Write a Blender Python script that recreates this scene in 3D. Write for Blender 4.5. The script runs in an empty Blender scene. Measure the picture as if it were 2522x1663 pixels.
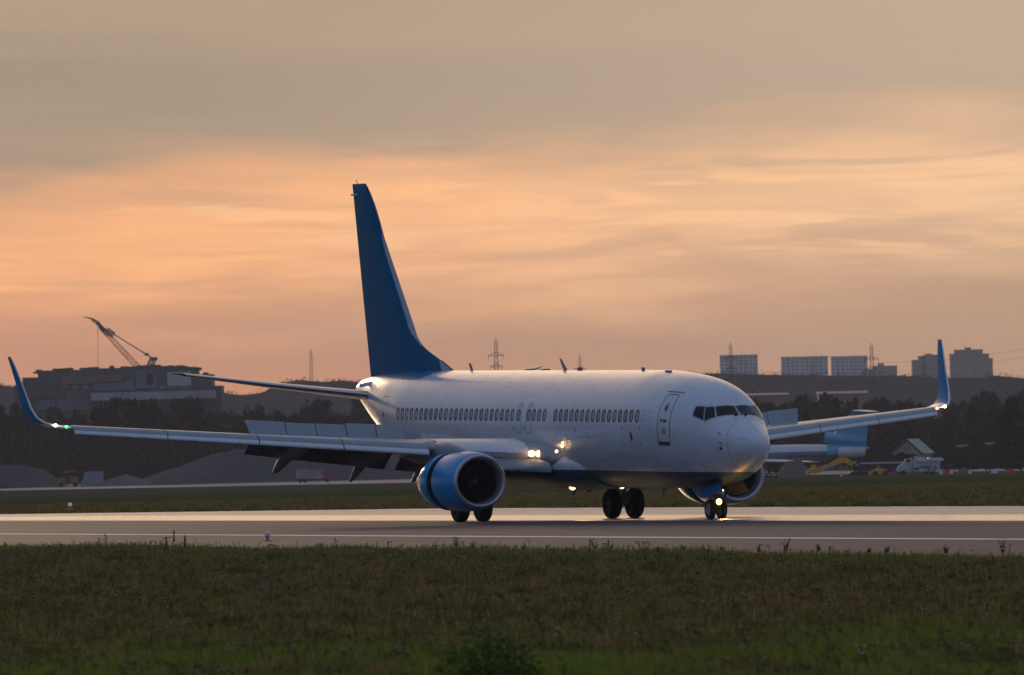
import bpy, bmesh, math, random
import numpy as np
from mathutils import Vector, Matrix
random.seed(7); rng=np.random.default_rng(7)
D=bpy.data; SC=bpy.context.scene; COL=SC.collection
R=math.radians
# ============================================================ CAMERA, WORLD, SUN, EXPOSURE
CAM_H=2.5205; CAM_D=347.418; YAW=-0.00323857; PIT=0.01136117; ROLL=0.02262986; FPX=24260.9   # focal length in pixels of a 2522 px wide frame
HEAD=1.1980192                                                                              # heading of the airliner against the picture plane
def _axes():
    Ry=Matrix(((math.cos(YAW),-math.sin(YAW),0),(math.sin(YAW),math.cos(YAW),0),(0,0,1)))
    Rp=Matrix(((1,0,0),(0,math.cos(PIT),math.sin(PIT)),(0,-math.sin(PIT),math.cos(PIT))))
    M=(Rp@Ry).transposed()
    r0,fw,u0=M.col[0].copy(),M.col[1].copy(),M.col[2].copy()
    cr,sr=math.cos(ROLL),math.sin(ROLL)
    return (cr*r0-sr*u0, sr*r0+cr*u0, fw)
AX_R,AX_U,AX_F=_axes()
cam=D.cameras.new('camera'); camo=D.objects.new('camera',cam); COL.objects.link(camo)
m=Matrix.Identity(4)
for i in range(3): m[i][0]=AX_R[i]; m[i][1]=AX_U[i]; m[i][2]=-AX_F[i]
m[0][3],m[1][3],m[2][3]=0,-CAM_D,CAM_H
camo.matrix_world=m
cam.sensor_width=36; cam.lens=FPX/2522*36; cam.clip_start=1; cam.clip_end=40000
cam.dof.use_dof=True; cam.dof.focus_distance=CAM_D-4; cam.dof.aperture_fstop=6.5
SC.camera=camo
def at(u,v,dist):
    """world point seen at photo pixel (u,v), dist metres beyond the camera (measured along Y)"""
    d=AX_F*FPX+AX_R*(u-1261)-AX_U*(v-831.5)
    k=dist/d.y
    return Vector((d.x*k, -CAM_D+dist, CAM_H+d.z*k))
SC.view_settings.view_transform='Standard'; SC.view_settings.look='None'
SC.view_settings.exposure=0; SC.view_settings.gamma=1
SC.cycles.use_denoising=True
SC.cycles.max_bounces=8; SC.cycles.volume_bounces=1; SC.cycles.transparent_max_bounces=8
try: SC.cycles.sample_clamp_indirect=6
except Exception: pass

SUN_EL=R(6.5); SUN_AZ=R(-9)          # azimuth from +Y, negative = left of the picture
class NT:
    """small helper to write node maths"""
    def __init__(s,tree): s.t=tree
    def n(s,kind,**k):
        o=s.t.nodes.new(kind)
        for a,b in k.items(): setattr(o,a,b)
        return o
    def put(s,sock,v):
        if isinstance(v,bpy.types.NodeSocket): s.t.links.new(v,sock)
        elif isinstance(v,(tuple,list)): 
            v=tuple(v)
            if sock.type=='RGBA' and len(v)==3: v=v+(1,)
            sock.default_value=v
        else: sock.default_value=v
    def m(s,op,a,b=None,c=None,clamp=False):
        o=s.n('ShaderNodeMath',operation=op,use_clamp=clamp); s.put(o.inputs[0],a)
        if b is not None: s.put(o.inputs[1],b)
        if c is not None: s.put(o.inputs[2],c)
        return o.outputs[0]
    def ss(s,x,a,b,lo=0.,hi=1.):
        o=s.n('ShaderNodeMapRange',interpolation_type='SMOOTHSTEP'); s.put(o.inputs[0],x); s.put(o.inputs[1],a); s.put(o.inputs[2],b); s.put(o.inputs[3],lo); s.put(o.inputs[4],hi)
        return o.outputs[0]
    def mix(s,f,a,b,blend='MIX'):
        o=s.n('ShaderNodeMix',data_type='RGBA',blend_type=blend); s.put(o.inputs[0],f); s.put(o.inputs[6],a); s.put(o.inputs[7],b)
        return o.outputs[2]
    def xyz(s,v):
        o=s.n('ShaderNodeSeparateXYZ'); s.put(o.inputs[0],v); return o.outputs
    def vec(s,x,y,z):
        o=s.n('ShaderNodeCombineXYZ'); s.put(o.inputs[0],x); s.put(o.inputs[1],y); s.put(o.inputs[2],z); return o.outputs[0]
    def noise(s,v,scale,detail=3,rough=.5,dist=0,w=None):
        o=s.n('ShaderNodeTexNoise'); 
        if v is not None: s.put(o.inputs['Vector'],v)
        s.put(o.inputs['Scale'],scale); s.put(o.inputs['Detail'],detail); s.put(o.inputs['Roughness'],rough); s.put(o.inputs['Distortion'],dist)
        return o.outputs[0]
    def vmul(s,v,k):
        o=s.n('ShaderNodeVectorMath',operation='MULTIPLY'); s.put(o.inputs[0],v); s.put(o.inputs[1],k); return o.outputs[0]

def build_world():
    w=D.worlds.new("World"); SC.world=w; w.use_nodes=True; t=w.node_tree; t.nodes.clear(); N=NT(t)
    tc=N.n('ShaderNodeTexCoord').outputs['Generated']
    x,y,z=N.xyz(tc)
    az=N.m('ARCTAN2',x,y); el=N.m('ARCSINE',z)
    s=N.m('MULTIPLY',az,20.); t_=N.m('MULTIPLY',el,22.)
    # --- cloud layers close to the horizon: long flat streaks
    p=N.vec(s,N.m('MULTIPLY',t_,4.5),0.)
    w1=N.noise(N.vmul(p,(.9,1.,1.)),1.1,4,.5); w2=N.noise(N.vmul(p,(1.3,3.2,1.)),1.6,6,.6,.5)
    w3=N.noise(N.vmul(p,(.45,1.5,1.)),1.0,3,.5)
    tt=N.m('SUBTRACT',t_,N.m('MULTIPLY',s,.045))
    tt=N.m('ADD',tt,N.m('MULTIPLY',N.m('SUBTRACT',w1,.5),.42)); tt=N.m('ADD',tt,N.m('MULTIPLY',N.m('SUBTRACT',w2,.5),.10))
    up=N.ss(tt,.54,.74,1.,0.); lo=N.ss(tt,.20,.52)
    band=N.m('MULTIPLY',up,lo)
    streak=N.ss(w2,.38,.66); band=N.m('MULTIPLY',band,N.m('ADD',.76,N.m('MULTIPLY',streak,.34)),clamp=True)
    side=N.ss(s,-1.1,1.1)
    lowc=N.mix(side,(.64,.315,.185),(.585,.355,.225))
    hor=N.mix(side,(.84,.30,.130),(.64,.36,.20))
    lowc=N.mix(N.ss(t_,.0,.30),hor,lowc)
    lowc=N.mix(N.m('MULTIPLY',N.ss(w3,.42,.62),.35),lowc,(.50,.32,.22))
    bandc=N.mix(side,(1.12,.53,.235),(1.02,.63,.355))
    topc=N.mix(side,(.405,.305,.22),(.56,.42,.305))
    topc=N.mix(N.m('MULTIPLY',N.ss(w3,.35,.65),.35),topc,(.60,.42,.27))
    base=N.mix(N.ss(tt,.44,.80),lowc,topc)
    c=N.mix(band,base,bandc)
    # thin grey clouds with brighter lower edges
    q=N.vec(N.m('MULTIPLY',s,2.2),N.m('MULTIPLY',t_,16.),3.7)
    g=N.noise(q,.62,6,.55,.8)
    gm=N.m('MULTIPLY',N.ss(g,.53,.62),N.m('MULTIPLY',N.m('MULTIPLY',N.ss(t_,.36,.46),N.ss(t_,.62,.74,1.,0.)),N.ss(s,-.3,.4,.25,1.)))
    c=N.mix(N.m('MULTIPLY',gm,.26),c,(.44,.31,.235))
    g2=N.noise(N.vec(N.m('MULTIPLY',s,2.2),N.m('ADD',N.m('MULTIPLY',t_,16.),.55),3.7),.62,6,.55,.8)
    wm=N.m('MULTIPLY',N.m('MULTIPLY',N.ss(g2,.53,.63),N.m('SUBTRACT',1.,gm)),N.m('MULTIPLY',N.ss(t_,.36,.46),N.ss(t_,.60,.72,1.,0.)))
    c=N.mix(N.m('MULTIPLY',wm,.5),c,(1.12,.64,.34))
    # --- the rest of the dome: warm towards the sun, blue-grey overhead and behind
    front=N.m('COSINE',N.m('SUBTRACT',az,-.12)); front=N.m('ADD',.5,N.m('MULTIPLY',front,.5)); f01=front; front=N.ss(f01,.90,.998)
    cl=N.noise(N.vmul(tc,(1.5,1.5,6.)),1.6,5,.6,.3)
    warm=N.mix(N.ss(el,.05,.55),(.62,.46,.31),(.27,.29,.36))
    cool=N.mix(N.ss(el,.0,.60),(.14,.16,.24),(.22,.30,.52))
    dome=N.mix(front,cool,warm)
    dome=N.mix(N.m('MULTIPLY',N.ss(cl,.42,.66),.40),dome,N.mix(front,(.12,.135,.20),(.42,.34,.28)))
    near=N.m('MULTIPLY',N.ss(el,.046,.13,1.,0.),N.ss(f01,.955,.985))
    c=N.mix(near,dome,c)
    dt=N.n('ShaderNodeVectorMath',operation='DOT_PRODUCT'); N.put(dt.inputs[0],tc); N.put(dt.inputs[1],(math.sin(SUN_AZ)*math.cos(SUN_EL),math.cos(SUN_AZ)*math.cos(SUN_EL),math.sin(SUN_EL)))
    gl=N.m('POWER',N.m('MAXIMUM',dt.outputs['Value'],0.),42.); gl=N.m('MULTIPLY',gl,N.ss(el,.050,.105)); c=N.mix(gl,c,(2.1,1.35,.78),'ADD')
    c=N.mix(N.ss(el,-.03,-.002),(.05,.05,.045),c)
    b1=N.n('ShaderNodeBackground'); N.put(b1.inputs[0],c); b1.inputs[1].default_value=1.
    sk=N.n('ShaderNodeTexSky',sky_type='NISHITA'); sk.sun_disc=False; sk.sun_elevation=SUN_EL; sk.sun_rotation=SUN_AZ; sk.dust_density=3; sk.air_density=1.4
    b2=N.n('ShaderNodeBackground'); N.put(b2.inputs[0],sk.outputs[0]); b2.inputs[1].default_value=.10
    mx=N.n('ShaderNodeMixShader'); N.put(mx.inputs[0],N.m('MULTIPLY',N.ss(el,.10,.5),.35)); t.links.new(b1.outputs[0],mx.inputs[1]); t.links.new(b2.outputs[0],mx.inputs[2])
    o=N.n('ShaderNodeOutputWorld'); t.links.new(mx.outputs[0],o.inputs[0])
build_world()
sun=D.lights.new('sun','SUN'); sun.energy=1.2; sun.angle=R(6.0); sun.color=(1.,.72,.46)
suno=D.objects.new('sun',sun); COL.objects.link(suno)
sd=Vector((math.sin(SUN_AZ)*math.cos(SUN_EL),math.cos(SUN_AZ)*math.cos(SUN_EL),math.sin(SUN_EL)))
suno.rotation_euler=sd.to_track_quat('Z','Y').to_euler(); suno.location=(-40,60,60)

# ============================================================ HELPERS
def tag(o,label=None,cat=None,group=None,kind=None):
    if label: o['label']=label
    if cat: o['category']=cat
    if group: o['group']=group
    if kind: o['kind']=kind
    return o
def empty(name,loc=(0,0,0),rz=0,label=None,cat=None,group=None):
    o=D.objects.new(name,None); COL.objects.link(o); o.location=loc; o.rotation_euler=(0,0,rz); o.empty_display_size=.5
    return tag(o,label,cat,group)
class MB:
    """collects vertices and faces; build() links them as one mesh object"""
    def __init__(s): s.v=[]; s.f=[]; s.mi=[]; s.cur=0
    def mat(s,i): s.cur=i; return s
    def add(s,vs,fs):
        o=len(s.v); s.v+= [tuple(map(float,a)) for a in vs]; s.f+=[tuple(o+i for i in f) for f in fs]; s.mi+=[s.cur]*len(fs)
    def grid(s,P,cu=False,cv=False,flip=False):
        nu=len(P); nv=len(P[0]); fs=[]
        for i in range(nu-(0 if cu else 1)):
            for j in range(nv-(0 if cv else 1)):
                a=i*nv+j; b=((i+1)%nu)*nv+j; c=((i+1)%nu)*nv+(j+1)%nv; d=i*nv+(j+1)%nv
                fs.append((a,d,c,b) if flip else (a,b,c,d))
        s.add([p for r in P for p in r],fs)
    def fan(s,ring,flip=False):
        n=len(ring); c=tuple(sum(p[k] for p in ring)/n for k in range(3))
        s.add(list(ring)+[c],[((i+1)%n,i,n) if flip else (i,(i+1)%n,n) for i in range(n)])
    def box(s,c,d,rot=None,taper=1.):
        cx,cy,cz=c; dx,dy,dz=(k/2 for k in d); vs=[]
        for z in (-1,1):
            k=taper if z>0 else 1
            for x,y in ((-1,-1),(1,-1),(1,1),(-1,1)): vs.append(Vector((x*dx*k,y*dy*k,z*dz)))
        if rot is not None: vs=[rot@v for v in vs]
        s.add([(v.x+cx,v.y+cy,v.z+cz) for v in vs],[(3,2,1,0),(4,5,6,7),(0,1,5,4),(1,2,6,5),(2,3,7,6),(3,0,4,7)])
    def tube(s,pts,r,n=8,caps=True):
        pts=[Vector(p) for p in pts]; rs=r if isinstance(r,(list,tuple)) else [r]*len(pts); P=[]
        for i,p in enumerate(pts):
            t=(pts[min(i+1,len(pts)-1)]-pts[max(i-1,0)]).normalized()
            a=t.cross(Vector((0,0,1)));
            if a.length<.05: a=t.cross(Vector((1,0,0)))
            a.normalize(); b=t.cross(a).normalized()
            P.append([tuple(p+rs[i]*(math.cos(2*math.pi*k/n)*a+math.sin(2*math.pi*k/n)*b)) for k in range(n)])
        s.grid(P,cv=True)
        if caps: s.fan(P[0],True); s.fan(P[-1])
    def lathe(s,prof,origin,axis,n=48,squash=None):
        """prof: (along, radius) ; axis unit vector"""
        ax=Vector(axis).normalized(); a=ax.cross(Vector((0,0,1)))
        if a.length<.05: a=Vector((1,0,0))
        a.normalize(); b=a.cross(ax).normalized(); o=Vector(origin); P=[]
        for (h,r) in prof:
            row=[]
            for k in range(n):
                th=2*math.pi*k/n; q=a*math.cos(th)*r+b*math.sin(th)*r
                if squash: q=squash(q,h)
                row.append(tuple(o+ax*h+q))
            P.append(row)
        s.grid(P,cv=True)
    def prism(s,poly,y0,y1,axes='xz'):
        n=len(poly)
        def P(a,b,y): return {'xz':(a,y,b),'xy':(a,b,y),'yz':(y,a,b)}[axes]
        v=[P(a,b,y0) for a,b in poly]+[P(a,b,y1) for a,b in poly]
        s.add(v,[tuple(range(n)),tuple(range(2*n-1,n-1,-1))]+[(i,i+n,(i+1)%n+n,(i+1)%n) for i in range(n)])
    def build(s,name,mats,parent=None,smooth=False,sharp=35,fixn=True):
        me=D.meshes.new(name); me.from_pydata(s.v,[],s.f); 
        if not isinstance(mats,(list,tuple)): mats=[mats]
        for m_ in mats: me.materials.append(m_)
        if len(mats)>1: me.polygons.foreach_set('material_index',s.mi)
        if fixn:
            bm=bmesh.new(); bm.from_mesh(me); bmesh.ops.remove_doubles(bm,verts=bm.verts,dist=1e-5); bmesh.ops.recalc_face_normals(bm,faces=bm.faces); bm.to_mesh(me); bm.free()
        if smooth:
            me.polygons.foreach_set('use_smooth',[True]*len(me.polygons))
            if sharp: me.set_sharp_from_angle(angle=R(sharp))
        me.update()
        o=D.objects.new(name,me); COL.objects.link(o)
        if parent is not None: o.parent=parent
        return o
def kids(o): return [c for c in D.objects if c.parent==o]
def copy_tree(o,parent=None):
    ch=list(o.children); c=o.copy(); COL.objects.link(c); c.parent=parent
    for k in ch: copy_tree(k,c)
    return c

# ============================================================ MATERIALS
MATS={}
def M(name,col,rough=.5,metal=0.,coat=0.,emit=None,es=0.,var=0.,vs=1.,bump=0.,bs=5.,spec=.5,coords='Object',trans=0.,rv=0.):
    if name in MATS: return MATS[name]
    m_=D.materials.new(name); m_.use_nodes=True; t=m_.node_tree; N=NT(t); p=t.nodes['Principled BSDF']
    p.inputs['Base Color'].default_value=(*col,1); p.inputs['Roughness'].default_value=rough; p.inputs['Metallic'].default_value=metal
    p.inputs['Coat Weight'].default_value=coat; p.inputs['Coat Roughness'].default_value=.06; p.inputs['Specular IOR Level'].default_value=spec
    if emit: p.inputs['Emission Color'].default_value=(*emit,1); p.inputs['Emission Strength'].default_value=es
    if trans: p.inputs['Transmission Weight'].default_value=trans
    if var or bump or rv:
        tc=N.n('ShaderNodeTexCoord').outputs[coords]
    if var:
        n1=N.noise(tc,vs,5,.6); f=N.ss(n1,.3,.7)
        N.put(p.inputs['Base Color'],N.mix(f,tuple(c*(1-var) for c in col),tuple(min(1,c*(1+var)) for c in col)))
    if rv:
        N.put(p.inputs['Roughness'],N.m('ADD',rough,N.m('MULTIPLY',N.m('SUBTRACT',N.noise(tc,vs*2.3,4),.5),rv),clamp=True))
    if bump:
        b=N.n('ShaderNodeBump'); b.inputs['Strength'].default_value=1; b.inputs['Distance'].default_value=bump; N.put(b.inputs['Height'],N.noise(tc,bs,3)); t.links.new(b.outputs[0],p.inputs['Normal'])
    MATS[name]=m_; return m_
# ============================================================ AIRLINER
K=np.array([ 
[0,2.63,2.63,0,2.63],
[.04,2.80,2.46,.17,2.63],
[.15,2.96,2.27,.31,2.64],
[.35,3.10,2.14,.47,2.65],
[.7,3.26,1.96,.65,2.69],
[1.1,3.44,1.80,.81,2.75],
[1.5,3.60,1.66,.95,2.83],
[1.85,3.78,1.56,1.08,2.92],
[2.2,4.02,1.48,1.19,3.0],
[2.6,4.30,1.41,1.32,3.08],
[3.1,4.58,1.34,1.44,3.16],
[4,4.84,1.25,1.63,3.27],
[5,5.0,1.2,1.77,3.33],
[6.5,5.13,1.17,1.86,3.35],
[8,5.2,1.17,1.88,3.35],
[15,5.2,1.17,1.88,3.35],
[24.5,5.2,1.17,1.88,3.35],
[27,5.2,1.28,1.87,3.4],
[29.5,5.2,1.6,1.80,3.55],
[32,5.19,2.12,1.55,3.8],
[34,5.15,2.7,1.2,4.05],
[36,5.05,3.35,.78,4.32],
[37.3,4.93,3.9,.5,4.46],
[38.0,4.8,4.15,.3,4.5],
])
PITCH=0.0148; PX=13.5
def pchip(xs,ys):
    xs=np.asarray(xs,float);ys=np.asarray(ys,float);h=np.diff(xs);d=np.diff(ys)/h;mm=np.zeros(len(xs))
    for i in range(1,len(xs)-1):
        if d[i-1]*d[i]>0:
            w1=2*h[i]+h[i-1];w2=h[i]+2*h[i-1];mm[i]=(w1+w2)/(w1/d[i-1]+w2/d[i])
    mm[0]=d[0];mm[-1]=d[-1]
    def f(x):
        i=int(min(max(np.searchsorted(xs,x)-1,0),len(xs)-2));t=(x-xs[i])/h[i]
        return (1+2*t)*(1-t)**2*ys[i]+t*(1-t)**2*h[i]*mm[i]+t*t*(3-2*t)*ys[i+1]+t*t*(t-1)*h[i]*mm[i+1]
    return f
_F=[pchip(np.sqrt(K[:,0]),K[:,i]) for i in range(1,5)]
def secf(x): q=math.sqrt(max(x,0)); return [f(q) for f in _F]
def sp_raw(x,a):
    zt,zb,hw,zw=secf(x); c,s=math.cos(a),math.sin(a); n=2.0 if s>=0 else 2.15
    r=(zt-zw) if s>=0 else (zw-zb)
    return Vector((19.6-x, -hw*math.copysign(abs(c)**(2/n),c), zw+r*math.copysign(abs(s)**(2/n),s)+PITCH*(x-PX)))
def nrm(x,a):
    x=max(x,.02); e=1e-3
    du=sp_raw(x+e,a)-sp_raw(x-e,a); dv=sp_raw(x,a+e)-sp_raw(x,a-e); n=du.cross(dv).normalized()
    c=Vector((19.6-x,0,secf(x)[3]+PITCH*(x-PX)))
    return n if n.dot(sp_raw(x,a)-c)>=0 else -n
def sp(x,a,off=0.):
    p=sp_raw(x,a); return p+nrm(x,a)*off if off else p
def ang(x,zl,port=False):
    zt,zb,hw,zw=secf(x)
    s=(zl-zw)/((zt-zw) if zl>zw else (zw-zb)); n=2.0 if s>=0 else 2.15
    s=max(-1,min(1,s)); a=math.asin(math.copysign(abs(s)**(n/2),s))
    return math.pi-a if port else a
def W(x,y,zl): return Vector((19.6-x,-y,zl+PITCH*(x-PX)))
def ribbon(mb,path,w,off=.004,closed=False,step=.12,th=.0):
    """thin strip lying on the fuselage along (x, angle in degrees)"""
    pts=[]; pp=list(path)+([path[0]] if closed else [])
    for (x0,a0),(x1,a1) in zip(pp[:-1],pp[1:]):
        l=(sp_raw(x1,R(a1))-sp_raw(x0,R(a0))).length; n=max(1,int(l/step))
        for i in range(n): t=i/n; pts.append((x0+(x1-x0)*t,R(a0+(a1-a0)*t)))
    if not closed: pts.append((pp[-1][0],R(pp[-1][1])))
    P=[]; n=len(pts)
    for i,(x,a) in enumerate(pts):
        q0=sp_raw(*pts[(i-1)%n if closed else max(i-1,0)]); q1=sp_raw(*pts[(i+1)%n if closed else min(i+1,n-1)])
        t=(q1-q0).normalized(); nn=nrm(x,a); s=nn.cross(t).normalized(); p=sp(x,a,off)
        P.append([tuple(p-s*w/2),tuple(p+s*w/2)])
    mb.grid(P,cu=closed)
def qpatch(mb,c,off,nu=10,nv=10,rim=True):
    """c: four (x,angle deg) corners in order; bilinear patch that follows the skin, with a thin rim"""
    P=[];Q=[]
    for i in range(nu+1):
        u=i/nu; r=[];r2=[]
        for j in range(nv+1):
            v=j/nv
            x=(1-u)*(1-v)*c[0][0]+u*(1-v)*c[1][0]+u*v*c[2][0]+(1-u)*v*c[3][0]
            a=(1-u)*(1-v)*c[0][1]+u*(1-v)*c[1][1]+u*v*c[2][1]+(1-u)*v*c[3][1]
            r.append(tuple(sp(x,R(a),off))); 
        P.append(r)
    mb.grid(P)
def loop_patch(mb,x0,zl,w,h,off,n=20,e=2.6,port=False,s0=0.,rings=1):
    ring=[]
    for k in range(n):
        th=2*math.pi*k/n; c,s=math.cos(th),math.sin(th)
        x=x0+w/2*math.copysign(abs(c)**(2/e),c); z=zl+h/2*math.copysign(abs(s)**(2/e),s)
        ring.append(tuple(sp(x,ang(x,z,port),off)))
    return ring
# ---- paints
def fus_mat():
    m_=D.materials.new('fuselage_paint'); m_.use_nodes=True; t=m_.node_tree; N=NT(t); p=t.nodes['Principled BSDF']
    tc=N.n('ShaderNodeTexCoord').outputs['Object']; X,Y,Z=N.xyz(tc); x=N.m('SUBTRACT',19.6,X)
    zl=N.m('SUBTRACT',Z,N.m('MULTIPLY',N.m('SUBTRACT',x,PX),PITCH))
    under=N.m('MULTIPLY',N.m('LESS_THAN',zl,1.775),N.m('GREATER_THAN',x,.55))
    top=N.m('MULTIPLY',N.m('GREATER_THAN',zl,N.m('ADD',4.86,0.)),N.m('GREATER_THAN',x,N.m('ADD',28.6,N.m('MULTIPLY',N.m('POWER',N.m('MAXIMUM',N.m('SUBTRACT',5.2,zl),0.),.7),1.9))))
    dirt=N.noise(N.vmul(tc,(.35,1.2,1.2)),2.2,6,.6)
    wh=N.mix(N.ss(dirt,.35,.75),(.69,.735,.80),(.60,.64,.70))
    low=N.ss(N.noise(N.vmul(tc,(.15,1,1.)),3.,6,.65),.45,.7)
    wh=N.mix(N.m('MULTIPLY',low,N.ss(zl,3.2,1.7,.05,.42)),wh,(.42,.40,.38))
    # fine panel joints
    ln=None
    for k in (2.05,7.9,11.4,13.1,18.9,22.6,25.2,28.1,30.9,34.2):
        a=N.m('LESS_THAN',N.m('ABSOLUTE',N.m('SUBTRACT',x,k)),.014); ln=a if ln is None else N.m('MAXIMUM',ln,a)
    for k in (2.28,2.95,4.26,4.92):
        a=N.m('MULTIPLY',N.m('LESS_THAN',N.m('ABSOLUTE',N.m('SUBTRACT',zl,k)),.008),N.m('GREATER_THAN',x,5.2)); ln=N.m('MAXIMUM',ln,a)
    wh=N.mix(N.m('MULTIPLY',ln,.5),wh,(.35,.36,.38))
    bl=N.mix(N.ss(dirt,.3,.7),(.012,.090,.205),(.010,.075,.17))
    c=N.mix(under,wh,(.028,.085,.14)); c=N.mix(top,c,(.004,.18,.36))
    N.put(p.inputs['Base Color'],c); 
    N.put(p.inputs['Roughness'],N.m('ADD',N.m('MULTIPLY',under,.3),N.m('ADD',.20,N.m('MULTIPLY',dirt,.16))))
    N.put(p.inputs['Coat Weight'],N.m('MULTIPLY',N.m('SUBTRACT',1.,under),.35)); p.inputs['Coat Roughness'].default_value=.08; N.put(p.inputs['Specular IOR Level'],N.m('SUBTRACT',.5,N.m('MULTIPLY',under,.35)))
    b=N.n('ShaderNodeBump'); b.inputs['Strength'].default_value=1; b.inputs['Distance'].default_value=.006
    N.put(b.inputs['Height'],N.noise(N.vmul(tc,(1.,1.6,1.6)),1.5,2)); t.links.new(b.outputs[0],p.inputs['Normal'])
    return m_
FUS=fus_mat()
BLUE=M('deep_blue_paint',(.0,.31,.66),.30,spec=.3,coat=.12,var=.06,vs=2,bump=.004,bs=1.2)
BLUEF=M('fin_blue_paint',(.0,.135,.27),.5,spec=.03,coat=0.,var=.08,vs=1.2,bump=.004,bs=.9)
WHITE=M('white_paint',(.74,.75,.77),.28,coat=.3,var=.05,vs=3)
GREYP=M('wing_grey_paint',(.36,.375,.40),.38,coat=.15,var=.10,vs=2.5,rv=.2)
GREYL=M('light_grey_paint',(.33,.37,.41),.34,coat=.2,var=.08,vs=2.5)
DGREY=M('underside_grey_paint',(.17,.175,.185),.45,var=.15,vs=3)
METAL=M('bare_aluminium',(.78,.79,.82),.34,metal=.35,var=.06,vs=5,rv=.15,bump=.002,bs=8)
LIPM=M('intake_lip_aluminium',(.52,.51,.54),.36,metal=.7,var=.05,vs=6,rv=.1)
DARK=M('shade_black',(.008,.008,.009),.7)
DUCT=M('intake_duct',(.05,.05,.055),.5,var=.2,vs=6)
FANM=M('fan_blade_metal',(.06,.06,.065),.35,metal=.6)
GLASS=M('cockpit_glass',(.008,.010,.012),.08,spec=.35)
PANE=M('cabin_window_pane',(.17,.165,.17),.12,coat=.5)
def _pane():
    t=PANE.node_tree; N=NT(t); r_=N.n('ShaderNodeObjectInfo').outputs['Random']; p=t.nodes['Principled BSDF']
    N.put(p.inputs['Base Color'],N.mix(N.ss(r_,.15,.9),(.10,.10,.11),(.25,.235,.235)))
_pane()
GASK=M('window_seal',(.035,.04,.05),.5)
SEAM=M('panel_seam',(.13,.14,.16),.5)
SEAML=M('light_panel_seam',(.33,.35,.38),.5)
RUB=M('tyre_rubber',(.012,.012,.013),.75,bump=.003,bs=30)
HUB=M('wheel_rim_alloy',(.42,.42,.43),.35,metal=.8)
STRUT=M('gear_steel',(.20,.20,.21),.4,metal=.5)
RED=M('red_paint',(.45,.02,.02),.35)
REDM=M('faded_red_marking',(.46,.24,.23),.5)
LAND=M('landing_lamp_glass',(.9,.9,.9),.2,emit=(1.,.55,.20),es=7)
GLINT=M('glint_glow',(.9,.9,.9),.2,emit=(1.,.62,.26),es=3.2)  # glow of the added glint spots by the wing root
NOSEL=M('taxi_lamp_glass',(.9,.9,.9),.2,emit=(1.,.55,.16),es=5)
STROBE=M('strobe_lamp_glass',(.9,.9,.9),.2,emit=(1.,.84,.68),es=14)
GREENL=M('green_navigation_lamp_glass',(.1,.9,.3),.2,emit=(.05,1.,.30),es=4)
REDL=M('red_navigation_lamp_glass',(.9,.1,.05),.2,emit=(1.,.16,.04),es=14)

plane=empty('airliner',(0,0,0),-HEAD,'white twin-engine airliner with blue tail fin, engines and winglets rolling on the runway','airliner')
# ---- fuselage
mb=MB(); xs=[.012*(i/4)**2+.0 for i in range(1,9)]+list(np.linspace(.08,1.5,36))+list(np.linspace(1.55,7,70))+list(np.linspace(7.25,26.5,60))+list(np.linspace(26.8,38,60))
NA=96
mb.grid([[tuple(sp_raw(x,2*math.pi*k/NA)) for k in range(NA)] for x in xs],cv=True)
mb.fan([tuple(sp_raw(xs[0],2*math.pi*k/NA)) for k in range(NA)])
mb.fan([tuple(sp_raw(xs[-1],2*math.pi*k/NA)) for k in range(NA)])
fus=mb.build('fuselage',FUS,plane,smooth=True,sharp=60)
# cabin windows
def window(x,zl=3.665,w=.25,h=.37,blank=False):
    mb=MB(); outer=loop_patch(mb,x,zl,w+.05,h+.06,.003); o2=loop_patch(mb,x,zl,w+.05,h+.06,.012); inn=loop_patch(mb,x,zl,w-.015,h-.02,.012); i2=loop_patch(mb,x,zl,w-.02,h-.025,.004)
    mb.grid([outer,o2,inn,i2],cv=True); mb.mat(1).fan(i2)
    return mb.build('cabin_window',[GASK,PANE],fus,smooth=True)
wins=[6.41+.502*k for k in range(16)]+[14.99,15.50,16.00,18.08]+[18.08+.505*k for k in range(1,24)]
for x in wins: window(x)
for x in (5.91,5.41):
    mb=MB(); r0=loop_patch(mb,x,3.665,.27,.39,.003); r1=loop_patch(mb,x,3.665,.24,.36,.003); mb.grid([r0,r1],cv=True); mb.build('blanked_window',SEAML,fus)
# cockpit glazing: light frame patch, dark pane
def pane(name,c,fr=.035,port=False):
    if port: c=[(x,180-a) for x,a in c]
    cx=sum(q[0] for q in c)/4; ca=sum(q[1] for q in c)/4
    def grow(k): 
        out=[]
        for x,a in c:
            p=sp_raw(x,R(a)); d=(p-sp_raw(cx,R(ca))); f=1+k/d.length*1.25
            out.append((cx+(x-cx)*f,ca+(a-ca)*f))
        return out
    f=MB(); qpatch(f,grow(.075),.006); fo=f.build('windshield_frame',M('cockpit_frame_paint',(.50,.52,.56),.35,coat=.3),fus,smooth=True)
    g=MB(); qpatch(g,grow(.018),.009); g.build('seal',GASK,fo,smooth=True) if False else None
    g=MB(); g.mat(0); qpatch(g,grow(.016),.0095); g.mat(1); qpatch(g,c,.0125); g.build(name,[GASK,GLASS],fus,smooth=True)
ctr=[(2.30,60.4),(2.12,87.6),(1.66,87.2),(1.96,50.5)]
for port in (False,True):
    pane('windshield',ctr,port=port)
    pane('cockpit_window',[(2.88,38.4),(2.58,46.6),(2.30,28.0),(2.80,25.6)],port=port)
    pane('cockpit_window',[(2.52,47.5),(2.33,57.4),(2.00,46.8),(2.24,28.5)],port=port)
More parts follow.
